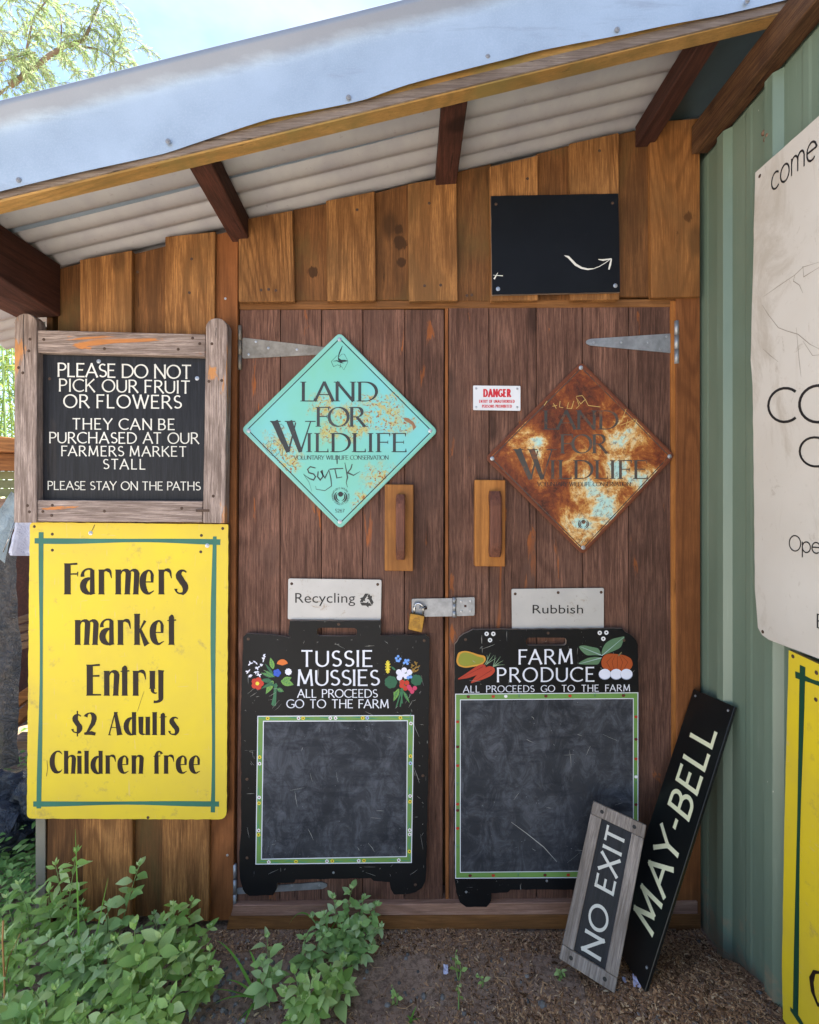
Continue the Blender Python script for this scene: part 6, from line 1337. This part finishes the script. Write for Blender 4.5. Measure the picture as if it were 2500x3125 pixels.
for p in [PW(310, 30), PW(335, 40), PW(350, 70), PW(385, 115), PW(320, 115), PW(345, 160), PW(375, 95), PW(405, 155), PW(280, 130), PW(300, 20), PW(360, 50)] * 2: twigs.append(p)
for p in twigs:
    dr = Vector((rnd.uniform(-.3, .9), rnd.uniform(-.5, .5), rnd.uniform(-.3, .4))).normalized(); L = rnd.uniform(.12, .36); n = int(L / .016); q = p.copy(); pts = [q.copy()]
    for i in range(n):
        dr = (dr + Vector((0, 0, -.085))).normalized(); q = q + dr * (L / n); pts.append(q.copy())
        for sgn in (-1, 1):
            sd_ = dr.cross(Vector((rnd.uniform(-.4, .4), 1, rnd.uniform(-.4, .4)))).normalized() * sgn
            leafy(mb, q, (sd_ * .7 + dr * .8 + Vector((0, 0, -.2))), rnd.uniform(.035, .07), rnd.uniform(.007, .011), rnd)
    tw.tube(pts[::3] + [pts[-1]], .0022, 4)
o = mb.build('foliage', M['willow_leaf'], wl_); o['kind'] = 'stuff'; tw.build('twigs', M['bark'], wl_)['kind'] = 'stuff'
bm_ = thing('bamboo_clump', 'bright sunlit bamboo-like foliage seen past the left end of the shed', 'bamboo', P(-100, 2600, 2.6))
mb = MB(); st_ = MB(); rnd = random.Random(31)
for k in range(34):
    x = rnd.uniform(-5.4, -2.9); y = rnd.uniform(2.2, 4.4); pts = [Vector((x, y, -.05)), Vector((x + rnd.uniform(-.1, .1), y, 1.8)), Vector((x + rnd.uniform(-.3, .3), y, rnd.uniform(3.2, 4.2)))]
    st_.tube(pts, [.014, .011, .004], 5)
    for j in range(520):
        t = rnd.random() ** .6; p = pts[0].lerp(pts[2], t) + Vector((rnd.gauss(0, .22), rnd.gauss(0, .25), rnd.gauss(0, .1)))
        if p.z < 1.0: continue
        leafy(mb, p, Vector((rnd.uniform(-1, 1), rnd.uniform(-1, 1), rnd.uniform(-1.1, .5))), rnd.uniform(.06, .13), rnd.uniform(.010, .017), rnd)
o = mb.build('foliage', M['bamboo_leaf'], bm_); o['kind'] = 'stuff'; st_.build('canes', M['stem'], bm_)

# ------------------------------------------------------------------ mulch, gravel, litter
mb = MB(); rnd = random.Random(99)
n_ch = 0
while n_ch < 30000:
    y = rnd.uniform(-.40, -.005) if rnd.random() < .9 else rnd.uniform(-.9, -.3); x = rnd.uniform(-1.0, .97)
    den = .25 + .75 * sm(-.45, .1, x) * 1.0
    if y > -.12: den = max(den, .75)
    den *= max(.06, .32 + 1.3 * mnoise.noise(Vector((x * 3, y * 5, 3)))) if y < -.09 and x < .5 else 1
    if -.15 < x < .25 and y < -.15: den *= .35
    if rnd.random() > den: continue
    z = gh(x, y) + rnd.uniform(-.001, .004); a = rnd.uniform(0, 6.28); L = rnd.uniform(.0018, .0052) * (1.9 if rnd.random() < .08 else 1) * (1.25 if x > .3 else 1); w = L * rnd.uniform(.15, .45)
    d = Vector((math.cos(a), math.sin(a), rnd.uniform(-.25, .55))).normalized() * L; s_ = Vector((-math.sin(a), math.cos(a), rnd.uniform(-.3, .3))) * w; p = Vector((x, y, z))
    mb.add([p - d - s_ * .6, p - d + s_ * .6, p + s_ + Vector((0, 0, .0012)), p - s_ + Vector((0, 0, .0012)), p + d + s_ * .3, p + d - s_ * .3], [(0, 1, 2, 3), (3, 2, 4, 5)]); n_ch += 1
tag(mb.build('bark_mulch', M['chip']), 'brown bark mulch scattered over the soil before the doors', 'mulch', kind='stuff')
# mound of stringy dark mulch towards the corner
mb = MB()
for k in range(700):
    x = rnd.uniform(-.2, .96); y = rnd.uniform(-.42, -.01)
    if rnd.random() > .25 + .75 * sm(.2, .8, x): continue
    p = Vector((x, y, gh(x, y) + .003)); a = rnd.uniform(0, 6.28); L = rnd.uniform(.015, .06); pts = [p, p + Vector((math.cos(a), math.sin(a), .25)) * L * .5, p + Vector((math.cos(a + .5), math.sin(a + .5), rnd.uniform(0, .3))) * L]
    mb.tube(pts, rnd.uniform(.0004, .001), 3, 0, False)
tag(mb.build('straw_fibres', M['chip']), 'dry straw and fibres lying in the mulch near the corner', 'straw', kind='stuff')
def stone_into(mb, p, r, rnd):
    bm = bmesh.new(); bmesh.ops.create_icosphere(bm, subdivisions=1, radius=1); sx_, sy_, sz_ = rnd.uniform(.7, 1.2), rnd.uniform(.7, 1.2), rnd.uniform(.45, .8); o_ = Vector((rnd.uniform(0, 99), 0, 0))
    vs = [Vector((v_.co.x * sx_, v_.co.y * sy_, v_.co.z * sz_)) * r * (1 + .35 * mnoise.noise(v_.co * 1.3 + o_)) + p for v_ in bm.verts]; mb.add(vs, [[v_.index for v_ in f_.verts] for f_ in bm.faces]); bm.free()
mb = MB()
for k in range(900):
    if k < 520: x, y = rnd.gauss(-.72, .14), rnd.uniform(-.5, -.08)
    elif k < 680: x, y = rnd.uniform(-.9, .95), rnd.uniform(-.4, -.03)
    else: x, y = rnd.uniform(-2.2, -1.3), rnd.uniform(.2, 1.2)
    stone_into(mb, Vector((x, y, gh(x, y) + .001)), rnd.uniform(.0025, .009) if k < 680 else rnd.uniform(.004, .012), rnd)
tag(mb.build('gravel', M['stone']), 'grey gravel scattered in the soil beside the weed bed', 'gravel', kind='stuff')
for u, v, r, lb in [(1655, 3080, .013, 'grey pebble on the mulch below the framed board'), (1350, 3040, .010, 'pale pebble between the tiny seedlings'), (1295, 3035, .011, 'dark rounded pebble beside the low weed'), (1240, 2838, .008, 'small grey pebble close to the door sill'), (700, 2985, .012, 'dark grey pebble left of the grass tuft'), (660, 3045, .013, 'largest grey pebble among the gravel')]:
    mb = MB(); p = gpt(u, v); stone_into(mb, Vector((0, 0, 0)), r, rnd); o = mb.build('pebble', M['stone']); o.location = p + Vector((0, 0, r * .2)); tag(o, lb, 'pebble', 'loose pebbles on the soil')
for u, v, lb, sz in [(1362, 2960, 'small pale plastic scrap lying on the soil', .013), (1945, 3082, 'crumpled pale lilac wrapper on the mulch near the corner', .018), (1905, 3062, 'tiny white scrap beside the lilac wrapper', .008)]:
    bm = bmesh.new(); bmesh.ops.create_grid(bm, x_segments=5, y_segments=4, size=1)
    for v_ in bm.verts: v_.co = Vector((v_.co.x * sz, v_.co.y * sz * .55, .35 * sz * mnoise.noise(v_.co * 1.4 + Vector((u, 0, 0))) + .004))
    ex = bmesh.ops.solidify(bm, geom=bm.faces[:], thickness=.0015); me = bpy.data.meshes.new('litter'); bm.to_mesh(me); bm.free(); me.materials.append(M['litter'])
    o = link('litter', me); o.location = gpt(u, v) + Vector((0, 0, .003)); o.rotation_euler = (.35, .1, u * .7); tag(o, lb, 'litter', 'litter on the soil')
